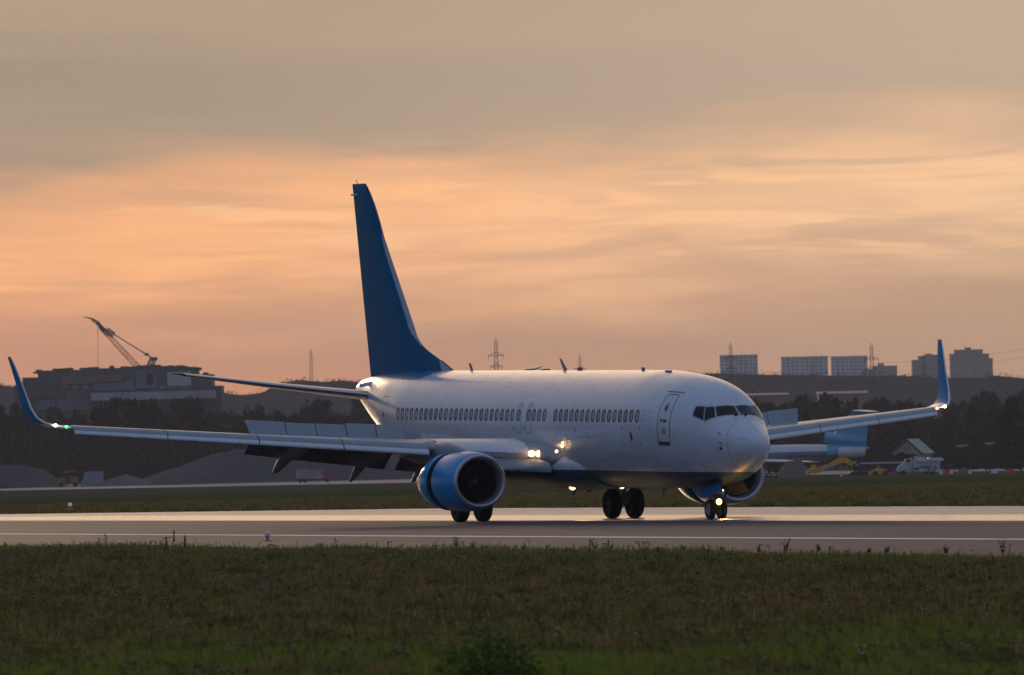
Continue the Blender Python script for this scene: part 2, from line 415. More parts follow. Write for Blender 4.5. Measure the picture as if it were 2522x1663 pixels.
for s in (1,-1):    # wipers
    mb=MB(); f=(lambda a:a) if s>0 else (lambda a:180-a)
    b=sp(1.72,R(f(80)),.03); mb.tube([tuple(sp(1.64,R(f(80)),.0)),tuple(b),tuple(sp(1.92,R(f(56)),.035))],.012,6)
    mb.box(tuple(sp(1.64,R(f(80)),.02)),(.06,.06,.05)); mb.build('wiper',DARK,fus)
# radome joint and lightning strips
mb=MB(); ps=[(1.36,90),(1.26,72),(1.20,52),(1.11,31),(.99,0),(.96,-27),(1.0,-45),(1.02,-90)]
ribbon(mb,ps,.018,.003); ribbon(mb,[(x,180-a) for x,a in ps],.018,.003); mb.build('radome_joint',SEAM,fus)
for pth in ([(.96,8.8),(.24,37)],[(1.30,97),(.33,97)],[(.92,-24.2),(.18,-27)],[(1.2,150),(.4,150)]): mb=MB(); ribbon(mb,pth,.014,.004); mb.build('lightning_strip',SEAML,fus)
# doors
def door(path,w,name='door',mark=True):
    mb=MB(); ribbon(mb,path,w,.004,closed=True,step=.06); o=mb.build(name,M('door_seal_grey',(.20,.22,.25),.5),fus); return o
fd=door([(4.69,41),(4.15,43.6),(4.07,41),(4.02,29),(3.99,12),(3.99,1.4),(4.03,-11.5),(4.10,-12.7),(4.74,-13),(4.80,-12),(4.80,1.5),(4.79,17.8),(4.78,30.1),(4.75,38.5)],.042)
mb=MB(); qpatch(mb,[(4.83,-12.9),(4.02,-12.5),(4.06,-15.6),(4.79,-16.2)],.016,6,3); mb.build('door_sill',M('door_sill_metal',(.10,.10,.11),.4,metal=.4),fd)
mb=MB(); ring=loop_patch(mb,4.40,3.93,.16,.21,.007,e=2); mb.fan(ring); mb.build('porthole',GASK,fd)
mb=MB(); qpatch(mb,[(4.62,9.0),(4.22,9.0),(4.22,6.2),(4.62,6.2)],.008,5,2); mb.build('door_handle_recess',GASK,fd)
mb=MB(); mb.box(tuple(sp(4.42,R(7.6),.02)),(.22,.03,.035)); mb.build('handle',HUB,fd)
for c in ([(4.50,-1.),(4.26,-1.),(4.26,-5.6),(4.50,-5.6)],[(4.46,27),(4.32,27),(4.32,29.5),(4.46,29.5)],[(4.48,24.5),(4.38,24.5),(4.38,26),(4.48,26)]): mb=MB(); qpatch(mb,c,.005,2,4); mb.build('placard',REDM,fd)
mb=MB(); ribbon(mb,[(4.95,44),(3.9,48.5)],.03,.02); mb.build('rain_gutter',SEAM,fus)
for xc in (17.46,16.50):
    o=door([(xc+.12,22.8),(xc-.20,22.6),(xc-.25,18),(xc-.26,5),(xc-.26,-4.5),(xc-.2,-7.2),(xc+.2,-7.2),(xc+.25,-4.5),(xc+.26,5),(xc+.22,19)],.024,'overwing_exit')
    x=xc; mb=MB(); outer=loop_patch(mb,x,3.665,.30,.43,.003); o2=loop_patch(mb,x,3.665,.30,.43,.012); inn=loop_patch(mb,x,3.665,.235,.35,.012); i2=loop_patch(mb,x,3.665,.23,.345,.004)
    mb.grid([outer,o2,inn,i2],cv=True); mb.mat(1).fan(i2); mb.build('exit_window',[GASK,PANE],o,smooth=True)
    mb=MB(); qpatch(mb,[(xc+.1,20.6),(xc-.12,20.4),(xc-.12,18.8),(xc+.1,19)],.004,3,2); mb.build('placard',SEAML,o)
    mb=MB(); mb.fan(loop_patch(mb,xc+.5,3.20,.07,.09,.005)); mb.build('static_port',GASK,fus)
ad=door([(31.95,20.5),(31.3,22),(31.28,0),(31.5,-15.7),(32.1,-19.5),(32.05,-6)],.02)
mb=MB(); mb.fan(loop_patch(mb,31.75,3.62,.16,.2,.008,e=2)); mb.build('porthole',GASK,ad)
# small skin details
def dot(x,a,w,h,mt,name='vent_port',off=.006):
    mb=MB(); z=secf(x); ring=[]
    for k in range(12):
        th=2*math.pi*k/12; ring.append(tuple(sp(x+w/2*math.cos(th),R(a)+h/2/1.85*math.sin(th),off)))
    mb.fan(ring); mb.build(name,mt,fus)
dot(6.94,-8.9,.20,.26,GASK,'outflow_port'); dot(1.32,-10.1,.13,.18,DARK,'static_port'); dot(5.32,-4.0,.05,.07,GASK)
for x,a in ((7.70,-2.3),(6.16,-2.2),(7.70,-14.8),(6.22,-15.6),(2.55,-36),(2.50,-38.5),(2.45,-41),(12.0,-4),(10.9,-10)): dot(x,a,.05,.09,SEAM)
for x,a in ((1.43,20.1),(1.32,-.5)):
    mb=MB(); p=sp(x,R(a),0); n_=nrm(x,R(a)); q=p+n_*.09; mb.tube([tuple(p),tuple(q),tuple(q+Vector((.16,0,0)))],[.03,.022,.010],6); mb.build('pitot_probe',HUB,fus)
for pth in ([(10.9,-31.6),(9.4,-31.2)],[(5.6,-27),(5.3,-45),(4.6,-62)]): mb=MB(); ribbon(mb,pth,.014); mb.build('access_panel_line',SEAML,fus)
# aerials and beacons on the crown and belly
def blade(name,x,y0,zl0,x1,zl1,c0,c1,th,mt):
    mb=MB(); P=[]
    for (xx,zz,c) in ((x,zl0,c0),(x1,zl1,c1)):
        P.append([tuple(W(xx+c*(t-.5),y0+sgn*th*w_,zz)) for t,w_,sgn in ((0,0,1),(.3,.5,1),(1,.05,1),(.3,.5,-1))])
    mb.grid(P,cv=True); mb.fan(P[1]); mb.build(name,mt,fus,smooth=False)
GREYA=M('aerial_grey',(.16,.17,.19),.4)
blade('blade_aerial',26.75,0,5.17,26.98,5.46,.30,.22,.05,GREYA)
blade('blade_aerial',17.55,0,5.17,18.07,5.61,.42,.16,.05,GREYA)
blade('blade_aerial',16.45,.12,1.20,16.9,.80,.45,.22,.05,GREYA)
blade('blade_aerial',8.55,0,1.20,8.8,.86,.32,.16,.04,GREYA)
blade('blade_aerial',23.0,.6,1.30,23.2,1.0,.3,.15,.04,GREYA)
for x in (22.03,20.44):
    mb=MB(); mb.lathe([(0,.001),(.03,.16),(.07,.12),(.085,.001)],tuple(W(x,-.35,5.16)),(0,0,1),14,squash=lambda q,h:Vector((q.x*2.6,q.y,q.z))); mb.build('dome_aerial',DARK,fus,smooth=True)
for x,z,d,nm in ((16.2,5.19,1,'beacon_lamp'),(15.6,1.05,-1,'beacon_lamp')):
    mb=MB(); mb.lathe([(0,.11),(.04,.11),(.10,.08),(.13,.001)],tuple(W(x,0,z)),(0,0,d),14); mb.build(nm,M('beacon_red_glass',(.30,.01,.01),.15,coat=.8),fus,smooth=True)
for x,a in ((9.8,84),(7.2,80)): mb=MB(); mb.box(tuple(sp(x,R(a),.02)),(.4 if x<8 else .08,.1,.05 if x<8 else .16)); mb.build('crown_fitting',GREYA,fus)
# wing to body fairing
mb=MB(); P=[]
for i in range(41):
    x=12.3+i/40*12.2; t=i/40; k=math.sin(math.pi*min(1,t/.30)/2)**.9 if t<.30 else math.cos(max(0,(t-.62)/.38)*math.pi/2)**.7
    k=max(k,.02); P.append([tuple(W(x,(1.40+.66*k)*math.cos(2*math.pi*j/40)*(1 if abs(math.sin(2*math.pi*j/40))<2 else 1),1.95+ (.95*k if math.sin(2*math.pi*j/40)>0 else .80+.12*k)*math.copysign(abs(math.sin(2*math.pi*j/40))**.8,math.sin(2*math.pi*j/40))-(.0))) for j in range(40)])
mb.grid(P,cv=True); mb.fan(P[0]); mb.fan(P[-1])
FAIR=M('fairing_paint',(.30,.31,.33),.38,coat=.15,var=.15,vs=1.5)
fair=mb.build('wing_root_fairing',FUS,plane,smooth=True,sharp=60)
# lettering under the windshield
def lettering():
    cu=D.curves.new('lettering','FONT'); bmx=bmesh.new(); word='АРХАНГЕЛЬСК'
    for i,ch in enumerate(word):
        cu.body=ch; cu.size=.105; to=D.objects.new('t',cu); COL.objects.link(to); bpy.context.view_layer.update()
        me=bpy.data.meshes.new_from_object(to.evaluated_get(bpy.context.evaluated_depsgraph_get())); D.objects.remove(to)
        f=i/(len(word)-1); x=1.40+.06*math.cos((f-.5)*math.pi)*1.2; a=R(68+f*62)
        p=sp(x,a,.004); n_=nrm(x,a); rt=(sp_raw(x,a+.02)-sp_raw(x,a-.02)).normalized(); up=n_.cross(rt).normalized()
        if up.z<0: up=-up
        vm=[bmx.verts.new(p+rt*(v.co.x-.03)+up*v.co.y) for v in me.vertices]
        for pl in me.polygons:
            try: bmx.faces.new([vm[j] for j in pl.vertices])
            except Exception: pass
        D.meshes.remove(me)
    me=D.meshes.new('lettering'); bmx.to_mesh(me); bmx.free(); me.materials.append(M('lettering_blue',(.05,.08,.16),.5)); o=D.objects.new('nose_lettering',me); COL.objects.link(o); o.parent=fus
    D.curves.remove(cu)
lettering()

# ---- wings
def te(y): return 21.6+max(0,y-5.8)*.268
def airfoil(x0,z0,x1,z1,tc,n=16,cam=.015):
    up=[];lo=[]; c=x1-x0
    for i in range(n+1):
        t=.5*(1-math.cos(math.pi*i/n)); yt=5*tc*(.2969*math.sqrt(t)-.126*t-.3516*t*t+.2843*t**3-.1036*t**4)*c
        cz=cam*4*t*(1-t)*c; up.append((x0+c*t,z0+(z1-z0)*t+cz+yt)); lo.append((x0+c*t,z0+(z1-z0)*t+cz-yt))
    return up[::-1]+lo[1:]
WS=[(1.5,13.5,2.12,21.6,2.28,.12),(1.95,14.0,2.16,21.6,2.30,.12),(2.12,14.9,2.30,21.6,2.31,.135),(2.3,15.40,2.36,21.6,2.35,.14),(4.9,17.05,2.52,21.6,2.60,.125),(5.3,17.62,2.56,21.6,2.62,.12),(7.9,18.98,2.78,22.16,2.80,.11),(10.6,20.38,3.00,22.89,3.02,.105),(13.4,21.8,3.23,23.64,3.24,.10),(16.4,23.2,3.485,24.44,3.47,.10)]
WL=[(16.95,23.42,3.56,24.72,3.54,.09,0.),(17.25,23.62,3.66,24.88,3.64,.08,.35),(17.45,23.95,3.86,25.05,3.84,.08,.75),(17.56,24.25,4.2,25.2,4.2,.075,1.15),(17.66,24.72,4.9,25.42,4.9,.07,1.3),(17.78,25.18,5.6,25.66,5.6,.07,1.36),(17.86,25.50,6.0,25.80,6.0,.06,1.4)]
def wtop(y,x):   # level height of the upper wing skin
    for a,b in zip(WS[:-1],WS[1:]):
        if a[0]<=y<=b[0]:
            f=(y-a[0])/(b[0]-a[0]); q=[a[i]+(b[i]-a[i])*f for i in range(6)]
            t=max(0,min(1,(x-q[1])/(q[3]-q[1]))); c=q[3]-q[1]
            yt=5*q[5]*(.2969*math.sqrt(t)-.126*t-.3516*t*t+.2843*t**3-.1036*t**4)*c
            return q[2]+(q[4]-q[2])*t+.06*t*(1-t)*c+yt
    return 3.5
def slat_top(y): return 2.77+(y-5.3)*.0712
def wing(s):
    mb=MB(); P=[[tuple(W(x,y*s,z)) for x,z in airfoil(x0,z0,x1,z1,tc)] for y,x0,z0,x1,z1,tc in WS]
    mb.grid(P,cv=True); mb.fan(P[-1])
    w=mb.build('wing',GREYP,plane,smooth=True,sharp=40)
    # winglet
    mb=MB(); P=[]
    for (y,x0,z0,x1,z1,tc,tilt) in [(16.4,23.2,3.485,24.44,3.47,.10,0.)]+WL:
        row=[]
        for x,z in airfoil(x0,0,x1,0,tc,cam=0.): row.append(tuple(W(x,(y-z*math.sin(tilt))*s,z0+z*math.cos(tilt))))
        P.append(row)
    # blend: lowest part white, blade blue
    mb.grid(P[:3],cv=True); mb.mat(1); mb.grid(P[2:],cv=True); mb.fan(P[-1])
    wl=mb.build('winglet',[WHITE,M('winglet_blue_paint',(.0,.20,.42),.4,spec=.1)],w,smooth=True,sharp=40)
    # leading-edge strip of the winglet
    mb=MB(); pts=[(x0-.02,y-.0,z0) for (y,x0,z0,x1,z1,tc,t) in WL]; mb.tube([tuple(W(x,y*s,z)) for x,y,z in pts],[.045,.045,.04,.035,.03,.022,.015],8); mb.build('leading_edge',WHITE,wl,smooth=True)
    # slats
    prof=[(.52,.015),(.36,.0),(.20,-.03),(.08,-.09),(0,-.16),(-.055,-.24),(-.09,-.31),(-.11,-.38),(-.10,-.44),(-.06,-.465),(-.03,-.44),(-.02,-.34),(.02,-.25),(.10,-.16),(.22,-.09),(.36,-.05),(.52,-.01)]
    for y0,y1 in ((5.32,7.97),(8.0,10.62),(10.65,13.5),(13.53,16.45)):
        mb=MB(); rows=[]
        for i in range(5):
            y=y0+(y1-y0)*i/4; k=1.-.30*(y-5.3)/11.1; xl=17.30+(y-5.3)*.497; zt=slat_top(y)
            rows.append([(xl+px*k,y*s,zt+pz*k) for px,pz in prof])
        G=[[tuple(W(*q)) for q in r] for r in rows]
        n=len(prof)
        mb.mat(0); mb.grid([r[0:6] for r in G]); mb.mat(1); mb.grid([r[5:9] for r in G]); mb.mat(2); mb.grid([r[8:]+r[:1] for r in G])
        for r in (G[0],G[-1]):
            mb.mat(2); h=n//2; mb.add(r,[(i,i+1,n-2-i,n-1-i) for i in range(h-1)])
        mb.build('slat',[GREYL,METAL,DGREY],w,smooth=True,sharp=50)
    # bare leading edge inboard of the engine, Krueger flap below it
    mb=MB(); rows=[]
    for (y,x0,z0,x1,z1,tc) in WS[3:5]:
        a=airfoil(x0,z0,x1,z1,tc); mid=len(a)//2
        rows.append([tuple(W(x-.012,y*s,z+(.010 if j<mid else -.010))) for j,(x,z) in enumerate(a) if mid-5<=j<=mid+4])
    mb.grid(rows); mb.build('leading_edge',METAL,w,smooth=True)
    mb=MB(); G=[]
    for y,xl in ((1.97,14.30),(2.15,14.9),(2.4,15.45),(3.3,16.05),(4.15,16.58)):
        zc=2.36+(y-2.3)*.06
        G.append([tuple(W(xl+a,y*s,zc+b)) for a,b in ((.22,-.20),(.02,-.30),(-.16,-.46),(-.20,-.60),(-.12,-.66),(-.05,-.60),(.0,-.46),(.14,-.34),(.24,-.26))])
    mb.grid(G,cv=True); mb.fan(G[0]); mb.fan(G[-1]); mb.build('krueger_flap',GREYL,w,smooth=True,sharp=50)
    # spoilers, raised
    for (y0,y1,ch) in ((9.18,10.52,.56),(8.15,9.14,.54),(7.12,8.11,.56),(6.10,7.08,.62),(5.08,6.06,.62)):
        mb=MB(); q=[]
        for y,sk in ((y0,0),(y1,.10 if y1>10.4 else 0)):
            x=te(y)-1.42; z=wtop(y,x)-.03; a=R(62)
            q.append([(x,y-sk*1.1,z),(x+ch*math.cos(a),y,z+ch*math.sin(a))])
        th=.035
        v=[W(q[0][0][0],q[0][0][1]*s,q[0][0][2]),W(q[1][0][0],q[1][0][1]*s,q[1][0][2]),W(q[1][1][0],q[1][1][1]*s,q[1][1][2]),W(q[0][1][0],q[0][1][1]*s,q[0][1][2])]
        d=Vector((-th*.88,0,th*.47)); mb.add([tuple(p) for p in v]+[tuple(p+d) for p in v],[(0,1,2,3),(7,6,5,4),(0,4,5,1),(1,5,6,2),(2,6,7,3),(3,7,4,0)])
        mb.build('spoiler',GREYL,w)
    for (y0,y1,za,zb) in ((3.54,4.72,2.97,3.06),(2.45,3.46,2.64,2.93)):
        mb=MB(); x=19.4; v=[W(x,y0*s,wtop(y0,x)-.05),W(x,y1*s,wtop(y1,x)-.05),W(x+.3,y1*s,zb),W(x+.3,y0*s,za)]; d=Vector((-.03,0,.016))
        mb.add([tuple(p) for p in v]+[tuple(p+d) for p in v],[(0,1,2,3),(7,6,5,4),(0,4,5,1),(1,5,6,2),(2,6,7,3),(3,7,4,0)]); mb.build('spoiler',GREYL,w)
    # flaps, extended
    for (y0,y1,c0,c1) in ((5.15,10.1,1.25,.78),(2.0,4.75,1.3,1.25)):
        mb=MB(); G=[]
        for i in range(5):
            y=y0+(y1-y0)*i/4; c=c0+(c1-c0)*i/4; x=te(y)-.35; z=wtop(y,te(y)-.02)-.10; a=R(36)
            row=[]
            for px,pz in airfoil(0,0,c,0,.13,8,.03): row.append(tuple(W(x+px*math.cos(a)+pz*math.sin(a),y*s,z-px*math.sin(a)+pz*math.cos(a))))
            G.append(row)
        mb.grid(G,cv=True); mb.fan(G[0]); mb.fan(G[-1]); mb.build('flap',DGREY,w,smooth=True,sharp=50)
        mb=MB(); G=[]
        for i in range(5):
            y=y0+(y1-y0)*i/4; c=.42; x=te(y)-.62; z=wtop(y,te(y)-.02)-.02; a=R(20)
            G.append([tuple(W(x+px*math.cos(a),y*s,z-px*math.sin(a)+pz)) for px,pz in airfoil(0,0,c,0,.16,6,.03)])
        mb.grid(G,cv=True); mb.fan(G[0]); mb.fan(G[-1]); mb.build('flap_vane',DGREY,w,smooth=True,sharp=50)
    for (y,zt) in ((8.94,1.72),(6.30,1.38),(4.02,1.33)):
        t=te(y); zl=wtop(y,t-.02)-.03; mb=MB(); P=[]
        for (x,z,rw,rh) in ((t-3.0,zl-.22,.01,.02),(t-2.5,zl-.26,.12,.16),(t-1.7,zl-.30,.18,.26),(t-.9,zl-.42,.20,.32),(t-.25,zl-.66,.19,.30),(t+.3,zl-.66+(zt-zl+.66)*.50,.13,.22),(t+.72,zl-.66+(zt-zl+.66)*.86,.06,.10),(t+.95,zt,.01,.015)):
            P.append([tuple(W(x-rh*.45*math.sin(2*math.pi*k/14),y*s+rw*math.cos(2*math.pi*k/14),z+rh*math.sin(2*math.pi*k/14))) for k in range(14)])
        mb.grid(P,cv=True); mb.build('flap_track_fairing',M('canoe_grey',(.20,.21,.22),.4,var=.1),w,smooth=True,sharp=60)
    # lamps
    for nm,mt,x,y,z,r in (('strobe_lamp',STROBE,23.28,16.98,3.58,.055),('navigation_lamp',GREENL if s>0 else REDL,23.16,16.62,3.52,.05)):
        mb=MB(); mb.lathe([(-.03,r),(.02,r*.9),(.05,.001)],tuple(W(x,y*s,z)),(1,-.3*s,0),12); mb.build(nm,mt,w,smooth=True)
    for k,(x,y,z) in enumerate(((14.95,2.12,2.33),(15.12,2.33,2.335))):
        mb=MB(); p=W(x,y*s,z); mb.lathe([(0,.11),(.03,.11),(.05,.09),(.06,.001)],tuple(p+Vector((.02,0,0))),(1,-.12*s,-.02),18); mb.build('landing_lamp',LAND,w,smooth=True)
    return w
for s in (1,-1): wing(s)
# glowing spots added as glints on the wing root and retractable lamps under the belly
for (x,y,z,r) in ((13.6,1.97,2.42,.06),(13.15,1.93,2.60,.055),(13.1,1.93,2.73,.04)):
    mb=MB(); mb.lathe([(0,r),(.03,r*.9),(.05,.001)],tuple(W(x,y,z)),(.75,-.65,0),14); mb.build('glint_spot',GLINT,fair,smooth=True)
for y in (.92,-.92):
    mb=MB(); mb.lathe([(-.12,.001),(-.10,.12),(.0,.14),(.02,.13)],tuple(W(14.85,y,1.17)),(1,0,-.05),18); mb.tube([tuple(W(14.97,y,1.17)),tuple(W(15.1,y,1.45))],.03,6)
    o=mb.build('retractable_lamp',STRUT,fair,smooth=True); mb=MB(); mb.lathe([(.02,.128),(.035,.08),(.04,.001)],tuple(W(14.85,y,1.17)),(1,0,-.05),18); mb.build('lamp_glass',LAND,o,smooth=True)

# ---- engines
def engine(s):
    cy=4.83*s; zc=1.43
    def sq(q,h):
        z=q.z*(.955 if q.z<0 else 1.0); return Vector((q.x,q.y*1.01,z))
    ax=(-1,0,.0); org=(19.6-13.56,-cy,zc)
    mb=MB(); prof=[(.42,.76),(.28,.765),(.14,.785),(.04,.825),(-.005,.872),(.02,.925),(.05,.948),(.08,.962)]
    mb.lathe(prof,org,ax,64,sq); e=mb.build('engine',LIPM,plane,smooth=True,sharp=0)
    e.name='engine'
    mb=MB(); mb.lathe([(.08,.962),(.12,.976),(.20,.998),(.6,1.045),(1.0,1.066),(1.5,1.07),(2.02,1.055),(2.03,1.02)],org,ax,64,sq); mb.build('fan_cowl',BLUE,e,smooth=True,sharp=40)
    mb=MB(); mb.lathe([(.42,.76),(.8,.785),(1.05,.79)],org,ax,48,sq); mb.build('inlet_duct',DUCT,e,smooth=True)
    mb=MB(); mb.lathe([(1.06,.80),(1.07,.001)],org,ax,32); mb.build('fan_shadow_disc',DARK,e)  # black disc, its colour standing for the shade behind the blades
    e.children[-1].name='fan_shade_disc'
    # fan blades in one rotor mesh, spinner with its spiral
    mb=MB()
    for k in range(24):
        a=2*math.pi*k/24; P=[]
        for r in (.22,.5,.785):
            tw=R(35+r*35); c=.13; d=(math.cos(a),math.sin(a)); tn=(-d[1],d[0])
            P.append([(org[0]-.92-q*c*math.cos(tw),org[1]+d[0]*r+tn[0]*q*c*math.sin(tw),org[2]+d[1]*r+tn[1]*q*c*math.sin(tw)) for q in (-1,0,1)])
        mb.grid(P)
    mb.build('fan',FANM,e,smooth=True,fixn=False)
    mb=MB(); mb.lathe([(.62,.001),(.66,.06),(.78,.15),(.95,.23)],org,ax,24); so=mb.build('spinner',DUCT,e,smooth=True)
    mb=MB(); pts=[]
    for i in range(26):
        t=i/25; h=.64+t*.20; r=.02+t*.155; a=t*2*math.pi*1.1; pts.append((org[0]-h+.012,org[1]+math.cos(a)*r,org[2]+math.sin(a)*r))
    mb.tube(pts,.012,5); mb.build('spiral_marking',WHITE,so)
    # reverser: cascades exposed in the gap, sleeve slid aft
    mb=MB(); mb.lathe([(2.03,1.02),(2.05,.93),(2.62,.93),(2.63,.99)],org,ax,64,sq); mb.build('cascade_ring',M('cascade_black',(.012,.012,.013),.55),e,smooth=True,sharp=40)
    mb=MB()
    for k in range(40):
        a=2*math.pi*k/40; mb.box((org[0]-2.32,org[1]+math.cos(a)*.96,org[2]+math.sin(a)*.94),(.56,.02,.02))
    for h in (2.2,2.34,2.48): mb.lathe([(h,.935),(h,.975),(h+.02,.975),(h+.02,.935)],org,ax,48,sq)
    mb.build('cascade_vanes',M('cascade_frame',(.05,.048,.045),.4,metal=.5),e)
    mb=MB(); mb.lathe([(2.58,.99),(2.57,1.03),(2.60,1.045),(2.9,1.03),(3.3,.975),(3.7,.89),(4.0,.80),(3.98,.77),(3.5,.84)],org,ax,64,sq); mb.build('reverser_sleeve',BLUE,e,smooth=True,sharp=40)
    mb=MB(); mb.lathe([(3.6,.62),(4.4,.56),(5.2,.42),(5.35,.36),(5.3,.33)],org,ax,32); mb.lathe([(5.0,.26),(5.6,.14),(5.85,.001)],org,ax,24); mb.build('exhaust_nozzle',M('exhaust_metal',(.22,.19,.17),.35,metal=.8),e,smooth=True,sharp=40)
    # pylon
    mb=MB(); P=[]
    for (x,zt,zb,hw) in ((14.55,2.42,2.36,.02),(14.9,2.53,2.3,.10),(15.5,2.68,2.3,.17),(16.3,2.79,2.2,.22),(17.0,2.80,2.15,.24),(17.8,2.76,2.1,.24),(19.5,2.6,2.0,.20),(21.3,2.55,2.2,.06)):
        P.append([tuple(W(x,cy+hw*math.copysign(abs(math.cos(2*math.pi*k/16))**.7,math.cos(2*math.pi*k/16)),(zt+zb)/2+(zt-zb)/2*math.copysign(abs(math.sin(2*math.pi*k/16))**.7,math.sin(2*math.pi*k/16)))) for k in range(16)])
    mb.grid(P,cv=True); mb.build('pylon',GREYP,e,smooth=True,sharp=60)
    # strake on the inboard shoulder
    a=R(38); yy=-1*s; p0=Vector((org[0]-.75,org[1]-yy*math.cos(a)*1.04,org[2]+math.sin(a)*1.04)); dr=Vector((0,-yy*math.cos(a),math.sin(a)))
    mb=MB(); v=[p0,p0+Vector((-.75,0,0)),p0+Vector((-.72,0,0))+dr*.24,p0+Vector((-.35,0,0))+dr*.20]; tn=Vector((0,.012,.012))
    mb.add([tuple(p) for p in v]+[tuple(p+tn) for p in v],[(0,1,2,3),(7,6,5,4),(0,4,5,1),(1,5,6,2),(2,6,7,3),(3,7,4,0)]); mb.build('nacelle_strake',WHITE,e)
    return e
for s in (1,-1): engine(s)

# ---- tail
def fin():
    lem=lambda z:34.93-(9.35-z)*.868
    le=pchip([4.8,5.15,5.5,6.12,6.5,6.95,7.6,9.35,12.0,12.12],[28.0,28.5,29.65,31.75,32.38,32.86,33.42,34.93,37.13,37.35])
    tef=lambda z:37.22+(z-4.9)*.212
    mb=MB(); P=[];zs=list(np.linspace(4.8,6.9,22))+list(np.linspace(7.0,11.95,26))+[12.05,12.12]
    for z in zs:
        x0,x1=le(z),tef(z); row=[];c=x1-lem(z); L=[];
        k=1. if z<12 else (.8 if z<12.1 else .3)
        for i in range(29):
            t=i/28; x=x0+(x1-x0)*(1-math.cos(math.pi*t/2*1.0)) if False else x0+(x1-x0)*t**1.4
            tm=(x-lem(z))/c; h=0.
            if tm>0: h=5*.095*(.2969*math.sqrt(tm)-.126*tm-.3516*tm*tm+.2843*tm**3-.1036*tm**4)*c
            hd=.11*min(1,((x-x0)/1.6))**.6*max(0,1-max(0,tm)*1.5) if z<7.2 else 0
            L.append((x,max(h,hd)*k))
        row=[tuple(W(x,h,z)) for x,h in L[::-1]]+[tuple(W(x,-h,z)) for x,h in L[1:]]
        P.append(row)
    mb.grid(P,cv=True); mb.fan(P[-1])
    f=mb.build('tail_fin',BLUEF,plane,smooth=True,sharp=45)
    # pale leading edge
    mb=MB(); G=[]
    for z in np.linspace(6.1,11.85,40):
        x0=le(z); xt=lem(z); c=tef(z)-xt; row=[]
        wdt=.16 if z<6.95 else .12
        for sg in (1,-1):
            rr=[]
            for i in range(7):
                x=x0+wdt*(i/6)**2; tm=max(0,(x-xt)/c); h=5*.095*(.2969*math.sqrt(tm)-.126*tm-.3516*tm*tm+.2843*tm**3-.1036*tm**4)*c; hd=.11*min(1,((x-x0)/1.6))**.6*max(0,1-tm*1.5) if z<7.2 else 0
                rr.append(tuple(W(x-.012,sg*(max(h,hd)+.006),z)))
            row+= rr[::-1] if sg>0 else rr[1:]
        G.append(row)
    mb.grid(G); mb.build('leading_edge',M('fin_edge_metal',(.34,.38,.44),.35,metal=.5,var=.1,vs=4),f,smooth=True,sharp=0)
    # rudder gap and upper notch
    mb=MB()
    for sg in (1,-1):
        G=[]
        for z in np.linspace(5.2,11.7,30):
            x=tef(z)-(tef(z)-lem(z))*.30; tm=.70; c=tef(z)-lem(z); h=5*.095*(.2969*math.sqrt(tm)-.126*tm-.3516*tm*tm+.2843*tm**3-.1036*tm**4)*c
            G.append([tuple(W(x-.015,sg*(h+.004),z)),tuple(W(x+.015,sg*(h+.003),z))])
        mb.grid(G)
    mb.build('rudder_gap',M('fin_gap',(.003,.03,.08),.5),f)
    mb=MB(); mb.box(tuple(W(38.42,0,11.72)),(.62,.16,.06)); mb.build('balance_notch',M('notch_pale',(.75,.72,.68),.5),f)
    mb=MB(); v=[(28.5,5.15),(29.65,5.5),(29.95,5.59),(29.55,5.15)]
    for sg in (1,-1):
        mb.add([tuple(W(x,sg*(.02+.10*min(1,max(0,(x-28.5-(z-5.15)*3.2))/1.6)**.6+.012),z)) for x,z in v],[(0,1,2,3)])
    mb.build('dorsal_tip',GREYL,f)
    mb=MB()
    for zz in (12.16,): mb.tube([tuple(W(38.1,0,zz-.1)),tuple(W(38.35,0,zz+.10))],.012,5)
    mb.build('static_wick',DARK,f)
fin()
def stab(s):
    mb=MB(); P=[]
    for (y,x0,z0,x1,z1,tc) in ((.55,34.45,4.30,37.95,4.28,.10),(.9,34.75,4.33,37.95,4.32,.10),(4.0,36.35,4.74,38.55,4.74,.095),(7.0,37.95,5.18,39.08,5.19,.09),(7.14,38.15,5.22,39.1,5.21,.07),(7.2,38.5,5.235,39.1,5.23,.03)):
        P.append([tuple(W(x,y*s,z)) for x,z in airfoil(x0,z0,x1,z1,tc,cam=-.005)])
    mb.grid(P,cv=True); mb.fan(P[-1]); st=mb.build('horizontal_stabiliser',M('stabiliser_grey',(.075,.075,.08),.35,coat=.1,var=.1),plane,smooth=True,sharp=40)
    mb=MB(); rows=[]
    for (y,x0,z0,x1,z1,tc) in ((.92,34.75,4.33,37.95,4.32,.10),(4.0,36.35,4.74,38.55,4.74,.095),(7.0,37.95,5.18,39.08,5.19,.09)):
        a=airfoil(x0,z0,x1,z1,tc,cam=-.005); mid=len(a)//2; rows.append([tuple(W(x-.012,y*s,z+(.008 if j<mid else -.008))) for j,(x,z) in enumerate(a) if mid-4<=j<=mid+3])
    mb.grid(rows); mb.build('leading_edge',M('polished_edge',(.66,.65,.64),.30,metal=.95),st,smooth=True)
    # elevator gap
    mb=MB(); G=[]
    for (y,x0,z0,x1,z1,tc) in ((1.2,34.92,4.37,37.98,4.36,.10),(7.0,37.95,5.18,39.08,5.19,.09)):
        c=x1-x0; x=x0+.72*c; h=.052*c*.8; G.append([tuple(W(x,y*s,z0-h)),tuple(W(x+.04,y*s,z0-h))])
    mb.grid(G); mb.build('elevator_gap',DARK,st)
for s in (1,-1): stab(s)
mb=MB(); mb.lathe([(0,.30),(.25,.27),(.3,.2),(.1,.19)],tuple(W(37.95,0,4.47)),(-1,0,.05),24); mb.build('auxiliary_exhaust',METAL,plane,smooth=True,sharp=40)
mb=MB()
